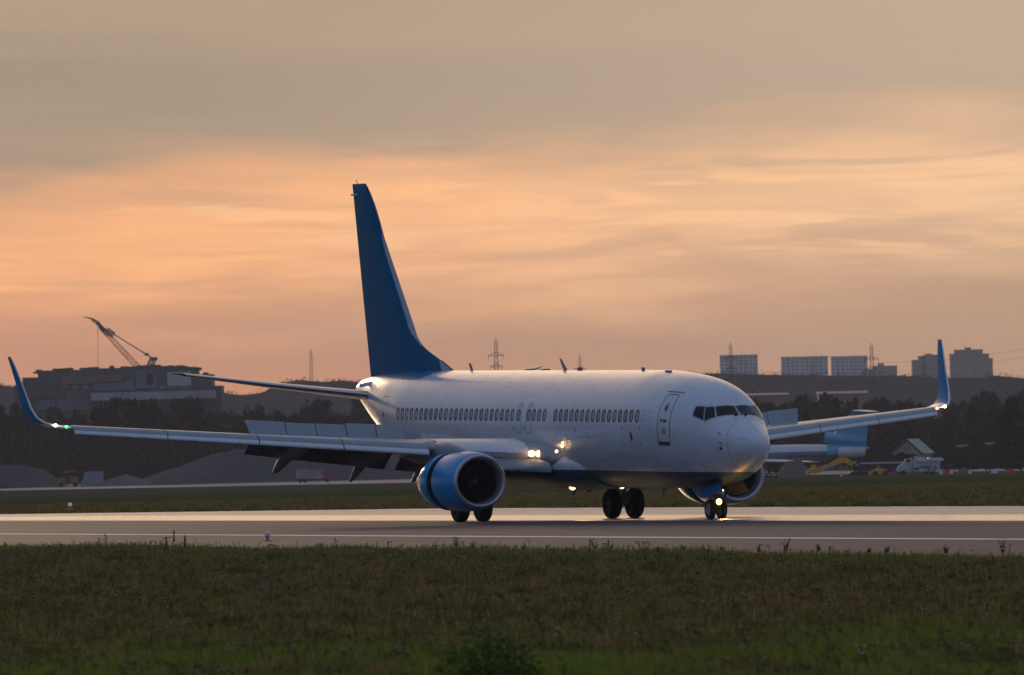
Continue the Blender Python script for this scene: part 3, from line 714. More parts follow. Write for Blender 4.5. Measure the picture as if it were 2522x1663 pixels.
for s in (1,-1):
    mb.tube([tuple(W(35.2,s*.70,4.75)),tuple(W(35.6,s*1.05,4.66))],.07,10)
mb.build('stabiliser_hinge',WHITE,fus,smooth=True)

# ---- landing gear
def wheel(x,y,r,w,par,rim=.55):
    mb=MB(); h=w/2; c=(19.6-x,-y,r)
    mb.lathe([(-h*.8,r*rim),(-h,r*.70),(-h*.98,r*.84),(-h*.78,r*.95),(-h*.4,r*.995),(0,r),(h*.4,r*.995),(h*.78,r*.95),(h*.98,r*.84),(h,r*.70),(h*.8,r*rim)],c,(0,1,0),40)
    wo=mb.build('wheel',RUB,par,smooth=True,sharp=60)
    mb=MB(); mb.lathe([(-h*.8,r*rim),(-h*.86,r*(rim-.04)),(-h*.5,r*(rim-.10)),(-h*.45,r*.25),(-h*.7,r*.2),(-h*.72,.001)],c,(0,1,0),32); mb.lathe([(h*.8,r*rim),(h*.86,r*(rim-.04)),(h*.5,r*(rim-.10)),(h*.45,r*.25),(h*.7,r*.2),(h*.72,.001)],c,(0,1,0),32)
    for k in range(8):
        a=2*math.pi*k/8
        for sg in (1,-1): mb.box((c[0]+math.cos(a)*r*.33,c[1]+sg*h*.52,c[2]+math.sin(a)*r*.33),(.05,.03,.05))
    mb.build('rim',HUB if r<.4 else M('main_rim',(.06,.06,.065),.5,metal=.4),wo,smooth=True,sharp=40)
for s in (1,-1):
    mb=MB(); y=2.875*s
    mb.tube([tuple(Vector((0,-y,.535))),tuple(Vector((.05,-y,1.25)))],.085,14); mb.tube([(.05,-y,1.2),(.1,-y,2.35)],.125,14); mb.tube([(0,-y-.5,.535),(0,-y+.5,.535)],.07,12)
    mb.tube([(-.14,-y,.75),(-.32,-y,1.1),(-.10,-y,1.45)],.035,6); mb.tube([(.05,-y,1.4),(.2,-y+.9*s,2.0)],.05,8); mb.tube([(.1,-y,1.5),(.95,-y,2.2)],.045,8)
    mb.tube([(.07,-y+.05*s,.6),(.1,-y+.08*s,1.3),(.14,-y+.1*s,2.0)],.012,5); mb.box((.05,-y,.62),(.3,.3,.22))
    g=mb.build('main_landing_gear',STRUT,plane,smooth=True,sharp=40)
    for dy in (-.425,.425): wheel(19.6,y+dy,.535,.42,g,.46)
    mb=MB(); mb.box((.05,-y-.17*s,1.55),(.75,.03,.95)); mb.build('gear_door',GREYP,g)
mb=MB(); X0=19.6-4.01
mb.tube([(X0,0,.345),(X0-.03,0,.85)],.055,12); mb.tube([(X0-.03,0,.8),(X0-.06,0,1.75)],.085,14); mb.tube([(X0,-.28,.345),(X0,.28,.345)],.045,10)
mb.tube([(X0+.12,0,.5),(X0+.26,0,.68),(X0+.10,0,.9)],.028,6); mb.tube([(X0,0,1.0),(X0+1.1,0,1.45)],.045,8); mb.box((X0+.02,0,.92),(.22,.26,.12)); mb.tube([(X0+.1,-.12,.95),(X0+.1,.12,.95)],.04,8)
mb.tube([(X0+.08,.05,.4),(X0+.1,.07,.8),(X0+.05,.1,1.2)],.012,5); mb.tube([(X0+.16,-.13,1.02),(X0+.16,.22,.98)],.018,6)
ng=mb.build('nose_landing_gear',STRUT,plane,smooth=True,sharp=40)
for dy in (-.205,.205): wheel(4.01,dy,.345,.20,ng,.60)
mb=MB(); mb.lathe([(-.1,.001),(-.08,.09),(0,.115),(.02,.11)],(X0+.42,-.06,.60),(1,0,0),18); mb.tube([(X0+.36,-.06,.62),(X0+.03,-.04,.86)],.02,6); nl=mb.build('taxi_lamp',STRUT,ng,smooth=True)
mb=MB(); mb.lathe([(.02,.105),(.035,.07),(.04,.001)],(X0+.42,-.06,.60),(1,0,0),18); mb.build('lamp_glass',NOSEL,nl,smooth=True)
mb=MB(); mb.lathe([(0,.03),(.02,.02),(.025,.001)],(X0+.17,.20,.98),(1,0,0),10); mb.build('lamp_glass',M('small_lamp_glass',(.9,.8,.3),.2,emit=(1.,.75,.2),es=5),nl,smooth=True)
# nose gear doors and dark patch for the open wheel well
mb=MB(); qpatch(mb,[(2.35,-68),(4.25,-66),(4.25,-114),(2.35,-112)],.004,10,8); mb.build('wheel_well_shade',DARK,fus)  # black patch on the skin, painted as the shade of the open well
for sg in (1,-1):
    mb=MB(); q=[(4.11,1.10),(2.49,1.33),(2.23,.94),(3.90,.75)]; y0=.40*sg
    A=[Vector((19.6-x,-(y0+(.10*sg if k>1 else 0)),z)) for k,(x,z) in enumerate(q)]; d=Vector((0,.028*sg,0))
    B=[p+d for p in A]; mb.mat(0); mb.add([tuple(p) for p in A],[(0,1,2,3)]); mb.mat(1); mb.add([tuple(p) for p in B],[(3,2,1,0)]); mb.add([tuple(p) for p in A+B],[(0,4,5,1),(1,5,6,2),(2,6,7,3),(3,7,4,0)])
    mb.build('nose_gear_door',[M('gear_door_blue',(.008,.15,.32),.55,spec=.05),M('gear_door_inside',(.035,.03,.025),.7,var=.3,vs=6)],ng,fixn=False)
    mb=MB(); mb.box((X0-.18,-y0-.03*sg,.95),(.14,.02,.40)); mb.build('nose_gear_door',MATS['gear_door_blue'],ng)
    mb=MB(); mb.tube([(X0+.5,-.05*sg,1.25),(X0+.7,-y0,1.05)],.018,6); mb.build('door_rod',STRUT,ng)

# beams of the lit lamps
def beam(name,x,y,z,w,col,par,sz=80,down=-.03):
    l=D.lights.new(name,'SPOT'); l.energy=w; l.color=col; l.spot_size=R(sz); l.spot_blend=.9; l.shadow_soft_size=.11
    o=D.objects.new(name,l); COL.objects.link(o); o.parent=par; o.location=W(x,y,z); o.rotation_euler=Vector((-1,0,-down)).to_track_quat('Z','Y').to_euler()
beam('taxi_beam',3.35,.05,.55,2200,(1.,.56,.18),ng,50,-.42)
for y in (.92,-.92): beam('landing_beam',14.70,y,1.15,1800,(1.,.62,.25),plane,42,-.42)
# ============================================================ SETTING
def gz(Y):
    d=Y+CAM_D
    return 0. if d<430 else (-.00286*(d-430) if d<1900 else -4.204)
def gp(u,dist):
    p=at(u,1150,dist); return Vector((p.x,p.y,gz(p.y)))
def hz(u): return 1107.2+.02264*(1261-u)
def zat(u,v,dist): return at(u,v,dist).z
def sstruct(o): o['kind']='structure'; return o
# runway frame: x along the runway towards the camera side, y across it (0 = near grass edge)
RD=Vector((.305,-.952,0)).normalized(); RN=Vector((.952,.305,0)).normalized(); RO=Vector((-15.4,-52.4,0))
RA=math.atan2(RD.y,RD.x)
def rw(x,y): return RO+RD*x+RN*(-y if False else y)
def ground_mat():
    m_=D.materials.new('field_soil_and_turf'); m_.use_nodes=True; t=m_.node_tree; N=NT(t); p=t.nodes['Principled BSDF']
    tc=N.n('ShaderNodeTexCoord').outputs['Object']
    a=N.noise(N.vmul(tc,(.12,.03,1.)),1.,6,.6); b=N.noise(N.vmul(tc,(1.,.25,1.)),.8,6,.65)
    c=N.mix(N.ss(a,.38,.62),(.060,.068,.020),(.082,.078,.032)); c=N.mix(N.m('MULTIPLY',N.ss(b,.52,.72),.6),c,(.12,.105,.05)); c=N.mix(N.m('MULTIPLY',N.ss(b,.48,.30),.6),c,(.034,.040,.014))
    y=N.xyz(tc)[1]
    c=N.mix(N.ss(y,1500,1600),c,(.06,.058,.055))
    N.put(p.inputs['Base Color'],c); p.inputs['Roughness'].default_value=.95; p.inputs['Specular IOR Level'].default_value=.0
    return m_
mb=MB(); ys=[-700,-300,-150,0,60,82.6]+[82.6+73.5*i for i in range(1,21)]+[2200,3000,4500,7000,11000]; xs_=[-7000,-1500,-300,-60,60,300,1500,7000]
mb.grid([[(x,y,gz(y)-.02) for x in xs_] for y in ys]); g=sstruct(mb.build('ground',ground_mat(),fixn=True))
def runway_mat():
    m_=D.materials.new('runway_asphalt'); m_.use_nodes=True; t=m_.node_tree; N=NT(t); p=t.nodes['Principled BSDF']
    tc=N.n('ShaderNodeTexCoord').outputs['Object']; x,y,z=N.xyz(tc)
    st=N.noise(N.vmul(tc,(.012,1.1,1.)),1.,5,.65); st2=N.noise(N.vmul(tc,(.05,3.2,1.)),1.,4,.6); fine=N.noise(tc,9.,4,.6)
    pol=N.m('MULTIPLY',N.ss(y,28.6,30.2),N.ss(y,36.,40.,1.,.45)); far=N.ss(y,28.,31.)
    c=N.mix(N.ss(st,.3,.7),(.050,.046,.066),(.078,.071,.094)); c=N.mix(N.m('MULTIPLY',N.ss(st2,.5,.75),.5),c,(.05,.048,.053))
    c=N.mix(N.m('MULTIPLY',far,.8),c,N.mix(N.ss(st2,.3,.7),(.26,.225,.20),(.34,.29,.25)))  # far half coloured paler for the sky glow it mirrors
    c=N.mix(N.m('MULTIPLY',N.ss(fine,.4,.7),.3),c,(.04,.04,.042))
    jt=N.m('LESS_THAN',N.m('ABSOLUTE',N.m('SUBTRACT',N.m('MODULO',N.m('ADD',y,2.3),7.5),3.75)),.09)
    wob=N.noise(N.vmul(tc,(.03,.03,1.)),1.,2); sk=N.m('ABSOLUTE',N.m('SUBTRACT',N.m('ADD',y,N.m('MULTIPLY',wob,6.)),26.)); sk=N.m('MULTIPLY',N.ss(sk,.8,.1),N.ss(N.noise(N.vmul(tc,(.01,.2,1.)),1.,3),.5,.6))
    c=N.mix(N.m('MULTIPLY',jt,.6),c,(.02,.02,.022)); c=N.mix(N.m('MULTIPLY',sk,.8),c,(.012,.012,.013))
    pat=N.noise(N.vmul(tc,(.006,.45,1.)),1.,3,.5); c=N.mix(N.m('MULTIPLY',N.ss(pat,.52,.60),.35),c,(.11,.10,.10))
    N.put(p.inputs['Base Color'],c)
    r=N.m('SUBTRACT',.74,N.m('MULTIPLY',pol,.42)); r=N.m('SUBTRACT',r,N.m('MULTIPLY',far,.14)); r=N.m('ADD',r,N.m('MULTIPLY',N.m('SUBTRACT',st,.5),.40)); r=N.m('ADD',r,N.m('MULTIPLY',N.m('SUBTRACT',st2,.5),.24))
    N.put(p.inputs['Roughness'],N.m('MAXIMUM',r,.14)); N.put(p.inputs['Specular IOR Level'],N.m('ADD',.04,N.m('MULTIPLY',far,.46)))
    b=N.n('ShaderNodeBump'); b.inputs['Strength'].default_value=.35; b.inputs['Distance'].default_value=.004; N.put(b.inputs['Height'],N.noise(tc,26,3)); t.links.new(b.outputs[0],p.inputs['Normal'])
    return m_
def rsheet(name,y0,y1,x0,x1,z,mat,ny=2,nx=120):
    mb=MB(); G=[]
    for i in range(nx+1):
        x=x0+(x1-x0)*i/nx; G.append([(x,y0+(y1-y0)*j/ny, gz((RO+RD*x+RN*(y0+(y1-y0)*j/ny)).y)+z) for j in range(ny+1)])
    mb.grid(G); o=mb.build(name,mat); o.location=RO; o.rotation_euler=(0,0,math.atan2(RD.y,RD.x)); return sstruct(o)
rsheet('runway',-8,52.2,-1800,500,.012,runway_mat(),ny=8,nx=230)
def paintw(): return M('road_marking_white',(.85,.82,.80),.7,var=.12,vs=.8)
rsheet('edge_line_marking',9.7,10.55,-1800,500,.017,paintw())
rsheet('far_edge_line_marking',50.3,51.2,-1800,500,.017,paintw()).name='edge_line_marking'
# service road beyond the field
def quadstrip(name,near,far,z,mat,n=24):
    mb=MB(); G=[]
    for i in range(n+1):
        t=i/n; a=near[0]+(near[1]-near[0])*t; b=far[0]+(far[1]-far[0])*t
        G.append([(a.x,a.y,gz(a.y)+z),(b.x,b.y,gz(b.y)+z)])
    mb.grid(G); return sstruct(mb.build(name,mat))
V2=lambda x,d: Vector((x,d-CAM_D,0))
quadstrip('service_road',(V2(-320,2420),V2(260,1850)),(V2(-320,3050),V2(260,1905)),.05,M('pale_concrete',(.20,.175,.165),.95,spec=.05,var=.2,vs=.05))

# ---- runway lamps
def edge_lamp(p,sc,label,glass):
    r=empty('runway_edge_lamp',p,0,label,'runway lamp','runway edge lamps')
    mb=MB(); mb.lathe([(0,.16),(.02,.16),(.03,.05),(.11,.045),(.12,.07),(.14,.07)],(0,0,0),(0,0,1),14); mb.build('base',M('lamp_base_yellow',(.40,.25,.09),.5),r,smooth=True)
    mb=MB(); mb.lathe([(.14,.075),(.20,.085),(.25,.075),(.28,.001)],(0,0,0),(0,0,1),14); mb.build('lamp_glass',glass,r,smooth=True)
    r.scale=(sc,sc,sc); return r
LG=M('pale_lamp_glass',(.75,.74,.70),.2)
p=at(659,1334,1); 
def onground(u,v):
    """ground point under a pixel on the flat part"""
    d=AX_F*FPX+AX_R*(u-1261)-AX_U*(v-831.5); k=-CAM_H/d.z
    return Vector((d.x*k,d.y*k-CAM_D,0))
edge_lamp(onground(659,1334)+Vector((0,0,.015)),1.,'small runway edge lamp with yellowish base and pale glass on the near shoulder',LG)
edge_lamp(onground(173,1256)+Vector((0,0,.015)),1.25,'pale runway edge lamp standing in the grass beyond the runway at far left',M('lit_lamp_glass',(.8,.8,.7),.2,emit=(.75,.75,.55),es=.15))

# ---- grass
def grassmat(name,dark,light,dry,up=None):
    m_=D.materials.new(name); m_.use_nodes=True; t=m_.node_tree; N=NT(t); p=t.nodes['Principled BSDF']
    ps=N.n('ShaderNodeNewGeometry').outputs['Position']; oi=N.n('ShaderNodeObjectInfo').outputs['Random']
    a=N.noise(N.vmul(ps,(.35,.06,0.)),1.,5,.6); b=N.noise(N.vmul(ps,(1.2,.30,0.)),1.,4,.6)
    f=N.noise(N.vmul(ps,(9.,3.,6.)),1.,3,.6); c=N.mix(N.ss(a,.40,.60),light,dry); c=N.mix(N.ss(b,.56,.40),c,dark); c=N.mix(N.m('MULTIPLY',oi,.35),c,light)
    c=N.mix(N.m('MULTIPLY',N.ss(f,.50,.66),.75),c,(.36,.31,.16)); c=N.mix(N.m('MULTIPLY',N.ss(f,.46,.34),.75),c,(.018,.022,.008)); g5=N.noise(N.vmul(ps,(.9,.12,0.)),1.3,5,.65); c=N.mix(N.m('MULTIPLY',N.ss(g5,.52,.66),.6),c,(.045,.060,.018)); c=N.mix(N.m('MULTIPLY',N.ss(g5,.48,.36),.5),c,(.25,.17,.09))
    y=N.xyz(ps)[1]; z=N.xyz(ps)[2]
    lush=N.m('MULTIPLY',N.m('MULTIPLY',N.ss(y,-206.,-236.),N.ss(a,.66,.42)),.85); c=N.mix(lush,c,(.16,.24,.035))
    edge=N.ss(N.m('ABSOLUTE',N.m('SUBTRACT',N.m('ADD',N.m('MULTIPLY',N.xyz(ps)[0],3.12),y),-119.)),16.,4.); c=N.mix(N.m('MULTIPLY',edge,.65),c,(.17,.21,.05))
    N.put(p.inputs['Base Color'],c); p.inputs['Roughness'].default_value=.9; p.inputs['Specular IOR Level'].default_value=0
    p.inputs['Subsurface Weight'].default_value=0
    tr=N.n('ShaderNodeBsdfTranslucent'); N.put(tr.inputs[0],c); mx=N.n('ShaderNodeMixShader'); mx.inputs[0].default_value=.30
    t.links.new(p.outputs[0],mx.inputs[1]); t.links.new(tr.outputs[0],mx.inputs[2]); t.links.new(mx.outputs[0],t.nodes['Material Output'].inputs[0])
    return m_
GRM=grassmat('meadow_grass',(.060,.070,.020),(.165,.165,.048),(.225,.160,.075))
STM=M('dry_stalk',(.17,.125,.06),.9,spec=0); FLM=M('umbel_flower',(.42,.39,.28),.9,spec=0); FLY=M('yellow_flower',(.34,.30,.06),.9,spec=0)
tuftcol=D.collections.new('grass_tufts'); farcol=D.collections.new('far_tufts')
def tuft(col,nb,rad,hmin,hmax,wd,flowers,seed,lean=.5):
    r=random.Random(seed); mb=MB()
    for i in range(nb):
        a=r.random()*6.283; d=rad*math.sqrt(r.random()); x,y=math.cos(a)*d,math.sin(a)*d; h=r.uniform(hmin,hmax)*(.6+.4*r.random()); t=r.random()*6.283
        dx,dy=math.cos(t),math.sin(t); l=h*r.uniform(.1,lean); lx,ly=math.cos(t+1.3)*l,math.sin(t+1.3)*l; w=wd*r.uniform(.6,1.3)
        mb.mat(0); mb.add([(x-dx*w/2,y-dy*w/2,0),(x+dx*w/2,y+dy*w/2,0),(x+lx*.35+dx*w*.4,y+ly*.35+dy*w*.4,h*.6),(x+lx*.35-dx*w*.4,y+ly*.35-dy*w*.4,h*.6),(x+lx,y+ly,h)],[(0,1,2,3),(3,2,4)])
    for i in range(flowers):
        a=r.random()*6.283; d=rad*math.sqrt(r.random()); x,y=math.cos(a)*d,math.sin(a)*d; h=hmax*r.uniform(.85,1.15)
        mb.mat(1); w=.006; mb.add([(x-w,y,0),(x+w,y,0),(x+w+.03,y,h),(x-w+.03,y,h)],[(0,1,2,3)])
        mb.mat(2 if r.random()<.30 else (3 if r.random()<.2 else 1))
        for k in range(r.randint(2,5)):
            q=.012+r.random()*.012; cx=x+.03+r.uniform(-.05,.05); cy=y+r.uniform(-.05,.05); cz=h-r.random()*.05
            mb.add([(cx-q,cy-q,cz),(cx+q,cy-q,cz+.006),(cx+q,cy+q,cz),(cx-q,cy+q,cz+.01)],[(0,1,2,3)])
    me=D.meshes.new('tuft'); me.from_pydata(mb.v,[],mb.f)
    for q in (GRM,STM,FLM,FLY): me.materials.append(q)
    me.polygons.foreach_set('material_index',mb.mi); o=D.objects.new('tuft',me); col.objects.link(o)
for k in range(5): tuft(tuftcol,340,.62,.07,.21,.011,(0,1,1,2,2)[k],k)
for k in range(3): tuft(farcol,150,.9,.08,.26,.03,0,50+k)
def scatter(name,pts,rot,scl,col,label):
    me=D.meshes.new(name); me.vertices.add(len(pts)); me.vertices.foreach_set('co',np.asarray(pts,dtype=np.float32).ravel())
    a=me.attributes.new('rz','FLOAT','POINT'); a.data.foreach_set('value',np.asarray(rot,dtype=np.float32)); a=me.attributes.new('sc','FLOAT','POINT'); a.data.foreach_set('value',np.asarray(scl,dtype=np.float32))
    o=D.objects.new(name,me); COL.objects.link(o); tag(o,label,'grass',kind='stuff')
    ng=D.node_groups.new(name,'GeometryNodeTree'); ng.interface.new_socket('Geometry',in_out='INPUT',socket_type='NodeSocketGeometry'); ng.interface.new_socket('Geometry',in_out='OUTPUT',socket_type='NodeSocketGeometry')
    n=ng.nodes; l=ng.links; gi=n.new('NodeGroupInput'); go=n.new('NodeGroupOutput'); mp=n.new('GeometryNodeMeshToPoints'); ip=n.new('GeometryNodeInstanceOnPoints'); ci=n.new('GeometryNodeCollectionInfo')
    ci.inputs[0].default_value=col; ci.inputs['Separate Children'].default_value=True; ci.inputs['Reset Children'].default_value=True; ip.inputs['Pick Instance'].default_value=True
    a1=n.new('GeometryNodeInputNamedAttribute'); a1.data_type='FLOAT'; a1.inputs[0].default_value='rz'; a2=n.new('GeometryNodeInputNamedAttribute'); a2.data_type='FLOAT'; a2.inputs[0].default_value='sc'
    cx=n.new('ShaderNodeCombineXYZ'); cs=n.new('ShaderNodeCombineXYZ'); ri=n.new('FunctionNodeRandomValue'); ri.data_type='INT'; ri.inputs[4].default_value=0; ri.inputs[5].default_value=len(col.objects)-1
    l.new(gi.outputs[0],mp.inputs['Mesh']); l.new(mp.outputs[0],ip.inputs['Points']); l.new(ci.outputs[0],ip.inputs['Instance']); l.new(a1.outputs[0],cx.inputs[2]); l.new(cx.outputs[0],ip.inputs['Rotation'])
    for k in range(3): l.new(a2.outputs[0],ip.inputs['Scale']) if k==0 else None
    l.new(ri.outputs[2],ip.inputs['Instance Index']); l.new(ip.outputs[0],go.inputs[0])
    md=o.modifiers.new('grass','NODES'); md.node_group=ng; return o
# near meadow: between the camera and the runway, a little wider than the frame
pts=[];rot=[];scl=[]
r=random.Random(5)
d=98.
while d<330:
    hw=.052*d*1.45+5; st=.50 if d>140 else .42; x=-hw
    while x<hw:
        px,py=x+r.uniform(-.3,.3),d-CAM_D+r.uniform(-.3,.3); q=Vector((px,py,0))-RO; yy=q.dot(RN)
        if yy<-5.3+.6*math.sin(px*1.7+py*.9)*r.random():
            nz=math.sin(px*.9+1.3*math.sin(py*.21))*math.sin(py*.33+px*.4)
            s=.70+.45*r.random()+.35*nz+(.6 if r.random()<.05 else 0)
            if yy>-8: s*=1.12+.5*max(0,r.random()-.6)
            pts.append((px,py,-.01)); rot.append(r.random()*6.28); scl.append(s)
        x+=st
    d+=st*(1. if d<200 else 1.3)
scatter('meadow_grass',pts,rot,scl,tuftcol,'dark weedy summer grass in front of the runway, greener at the bottom edge')
pts=[];rot=[];scl=[]
for i in range(9000):
    d=r.uniform(300,760); x=r.uniform(-.075*d-6,.075*d+6); yv=d-CAM_D; yy=(Vector((x,yv,0))-RO).dot(RN)
    if yy<52.6 : continue
    pts.append((x,yv,gz(yv)-.03)); rot.append(r.random()*6.28); scl.append(r.uniform(.8,1.3)*(1 if d<500 else .9))
for i in range(2600):   # dense fringe along the far edge
    s_=r.uniform(-420,140); y_=52.5+abs(r.gauss(0,2.5)); q=RO+RD*s_+RN*y_
    pts.append((q.x,q.y,gz(q.y)-.02)); rot.append(r.random()*6.28); scl.append(r.uniform(.7,1.15))
scatter('field_grass',pts,rot,scl,farcol,'short green grass field between the runway and the far service road')

# tall weeds on the near runway edge, each its own plant
def weed(u,v,h,label,seed,kind=0):
    r=random.Random(seed); p=onground(u,v); o=MB()
    if kind==0:      # dark dock stalk with seed spike
        o.tube([(0,0,0),(r.uniform(-.02,.02),0,h*.5),(r.uniform(-.06,.06),0,h)],[.006,.005,.003],5)
        for k in range(70):
            z=h*(.35+.65*r.random()); a=r.random()*6.28; q=.016*(1.25-z/h)+.006; x,y=math.cos(a)*q,math.sin(a)*q; s_=.010+.008*r.random()
            o.add([(x-s_,y,z),(x,y-s_,z+s_),(x+s_,y,z+.4*s_),(x,y+s_,z-s_)],[(0,1,2,3)])
        mt=M('dock_seed_brown',(.035,.018,.012),.8)
    else:
        for j in range(5):
            a=r.random()*6.28; lx,ly=math.cos(a)*h*.35,math.sin(a)*h*.35; hh=h*r.uniform(.6,1.)
            o.tube([(0,0,0),(lx*.4,ly*.4,hh*.55),(lx,ly,hh)],[.005,.004,.002],4)
            for k in range(16):
                t=r.uniform(.2,1); x,y,z=lx*t*t,ly*t*t,hh*t; s_=.022*(1.2-t)+.008; b=r.random()*6.28
                o.add([(x,y,z),(x+s_*math.cos(b),y+s_*math.sin(b),z+s_*.5),(x+2*s_*math.cos(b+.3),y+2*s_*math.sin(b+.3),z),(x+s_*math.cos(b+.6),y+s_*math.sin(b+.6),z-s_*.3)],[(0,1,2,3)])
        mt=M('weed_green',(.035,.05,.016),.8)
    ob=o.build('tall_weed',mt,fixn=False); ob.location=p; tag(ob,label,'weed',None if kind==0 else 'leafy weeds along the near runway edge')
    return ob
weed(429,1349,.48,'tall dark brown dock stalk at the near runway edge, left of the edge lamp',1); weed(456,1366,.50,'dark brown dock stalk nearest the camera, just right of its twin',2)
for k,(u,v,h) in enumerate([(150,1350,.2),(330,1350,.22),(1125,1352,.46),(1165,1354,.34),(1290,1357,.22),(1465,1356,.32),(1505,1360,.26),(1684,1360,.26),(1780,1360,.18),(1870,1362,.2),(1935,1362,.46),(2015,1362,.30),(2140,1362,.18),(2185,1364,.22),(2330,1366,.3),(2470,1368,.50)]):
    weed(u,v,h*.8,'leafy weed standing up along the near runway edge',10+k,1)
for k,(u,v,s) in enumerate([(1190,1700,1.),(1235,1705,.9)]):
    # out-of-focus bush at the bottom edge
    p=onground(u,v); rr=random.Random(90+k); mb=MB()
    for i in range(1500):
        a=rr.random()*6.28; q=rr.random()**.5*.55*s; z=rr.random()*.72*s*(1-(q/.62/s)**2); x,y=math.cos(a)*q,math.sin(a)*q; w=.022; b=rr.random()*6.28; c_=rr.uniform(-.5,.5)
        mb.add([(x,y,z),(x+w*math.cos(b),y+w*math.sin(b),z+w*c_),(x+2*w*math.cos(b+.4),y+2*w*math.sin(b+.4),z+w),(x+w*math.cos(b+.9),y+w*math.sin(b+.9),z+w*.5)],[(0,1,2,3)])
    f_=empty('shrub',p,0,('larger dark leafy shrub cut by the bottom edge, left of the pair','smaller dark leafy shrub cut by the bottom edge, right of the pair')[k],'shrub')
    mb.build('foliage',M('shrub_leaf',(.045,.085,.018),.9,var=.3,vs=4,spec=0),f_,fixn=False)
    mb=MB()
    for j in range(6): a=j*1.05; mb.tube([(0,0,0),(math.cos(a)*.2*s,math.sin(a)*.2*s,.45*s)],.008,4)
    mb.build('stem',STM,f_)

# ---- trees beyond the field
LEAF=[M('leaf_dark',(.010,.014,.007),1.,var=.35,vs=.35,spec=0),M('leaf_olive',(.015,.019,.009),1.,var=.35,vs=.35,spec=0),M('leaf_conifer',(.006,.009,.007),1.,var=.3,vs=.4,spec=0)]
for _m in LEAF:
    t=_m.node_tree; N=NT(t); p=t.nodes['Principled BSDF']; l=p.inputs['Base Color'].links[0].from_socket; oi=N.n('ShaderNodeObjectInfo').outputs['Random']
    N.put(p.inputs['Base Color'],N.mix(1.,l,N.mix(oi,(.45,.5,.55),(2.1,1.85,1.3)),'MULTIPLY'))
BARK=M('bark',(.05,.04,.035),.9)
def tree_proto(kind,seed):
    r=random.Random(seed); root=empty('tree',(0,0,0)); root.name='broadleaf_tree' if kind!=2 else 'conifer_tree'
    mb=MB(); H=10.
    mb.tube([(0,0,0),(r.uniform(-.2,.2),0,H*.4),(r.uniform(-.4,.4),r.uniform(-.3,.3),H*.85)],[.28,.2,.06],7)
    for j in range(7):
        a=r.random()*6.28; z=H*r.uniform(.25,.7); mb.tube([(0,0,z),(math.cos(a)*1.6,math.sin(a)*1.6,z+1.3),(math.cos(a)*2.6,math.sin(a)*2.6,z+2.2)],[.09,.06,.02],5)
    mb.build('trunk',BARK,root,smooth=True)
    mb=MB(); cl=[]
    if kind==2:
        for i in range(70):
            t=r.random()**.8; z=H*(.06+.94*t); q=(1-t)**.85*2.3*r.uniform(.5,1.05); a=r.random()*6.28; cl.append((math.cos(a)*q,math.sin(a)*q,z,.45+.5*(1-t)))
        cl.append((0,0,H*.97,.25))
    else:
        wx=(3.2,2.5)[kind]
        for i in range(58):
            t=r.random(); z=H*(.14+.80*t); q=wx*math.sqrt(max(0,1-((t-.40)/.62)**2))*r.uniform(.35,1.08); a=r.random()*6.28; cl.append((math.cos(a)*q,math.sin(a)*q,z,r.uniform(.45,1.05)))
    for (cx,cy,cz,cr) in cl:
        for k in range(34):
            v=Vector((r.gauss(0,1),r.gauss(0,1),r.gauss(0,.8))).normalized()*cr*r.uniform(.55,1.12); p=Vector((cx,cy,cz))+v
            s_=r.uniform(.12,.30); a1=Vector((r.gauss(0,1),r.gauss(0,1),r.gauss(0,1))).normalized()*s_; b1=a1.cross(v.normalized()+Vector((.1,.2,.1))).normalized()*s_
            mb.add([tuple(p-a1),tuple(p-b1),tuple(p+a1),tuple(p+b1)],[(0,1,2,3)])
    mb.build('crown',LEAF[kind],root,fixn=False); return root
PRO={k:[tree_proto(k,100+10*k+j) for j in range(4 if k<2 else 3)] for k in (0,1,2)}
used=set()
def plant(u,dist,vtop,kind,label,group,wk=1.,cat='tree'):
    pr=random.choice(PRO[kind]); p=gp(u,dist)
    if pr.name in used: o=copy_tree(pr)
    else: o=pr; used.add(pr.name)
    h=(zat(u,vtop,dist)-p.z); s=h/10.; o.location=p+Vector((0,0,-.1)); o.scale=(s*wk,s*wk,s); o.rotation_euler=(0,0,random.random()*6.28)
    tag(o,label,cat,group); return o
GL='trees behind the left wing'; GR='trees beyond the field at right'
random.seed(11)
# distinct trees
plant(300,2500,973,0,'tallest round dark tree between the left wingtip and the grey building',None,1.0)
plant(268,2480,992,0,'shorter dark tree leaning on the left side of the tallest round tree',None,.8)
plant(372,2520,988,0,'narrow dark tree just right of the tallest round tree, below the grey building',None,.7)
plant(2495,2130,985,2,'big near-black conifer at the right edge beside the parked airfield trucks',None,1.35)
plant(2240,2120,1062,2,'pointed dark conifer right of the green-roofed house',None,1.2)
def topl(u):
    xs=[0,40,90,140,180,230,260,420,470,520,560,600,640,700,760,800,850,900,1000,1100]; ys=[985,982,1000,996,1012,1012,1000,984,985,1004,1000,990,1006,1012,998,985,1003,990,1000,1000]
    return float(np.interp(u,xs,ys))
u=-240.
while u<1080:
    if not (285<u<320): plant(u,random.uniform(2560,2760),topl(u)+random.choice((-12,-6,0,8,20,34)),random.choice((0,0,1,1)),'dark broadleaf tree in the woodland strip behind the left wing',GL,random.uniform(.55,.85))
    u+=random.uniform(21,36)
u=-40.
while u<1090:
    plant(u,random.uniform(2470,2540),topl(u)+random.uniform(15,60),random.choice((0,1,1)),'lower dark tree in front of the woodland strip behind the left wing',GL,random.uniform(.75,1.15)); u+=random.uniform(30,44)
def topr(u):
    xs=[1700,1850,1900,1960,2000,2040,2080,2110,2150,2200,2250,2290,2330,2360,2400,2460,2522,2600]; ys=[975,985,985,982,962,975,968,990,973,985,975,1000,1003,972,966,962,966,966]
    return float(np.interp(u,xs,ys))
u=1690.
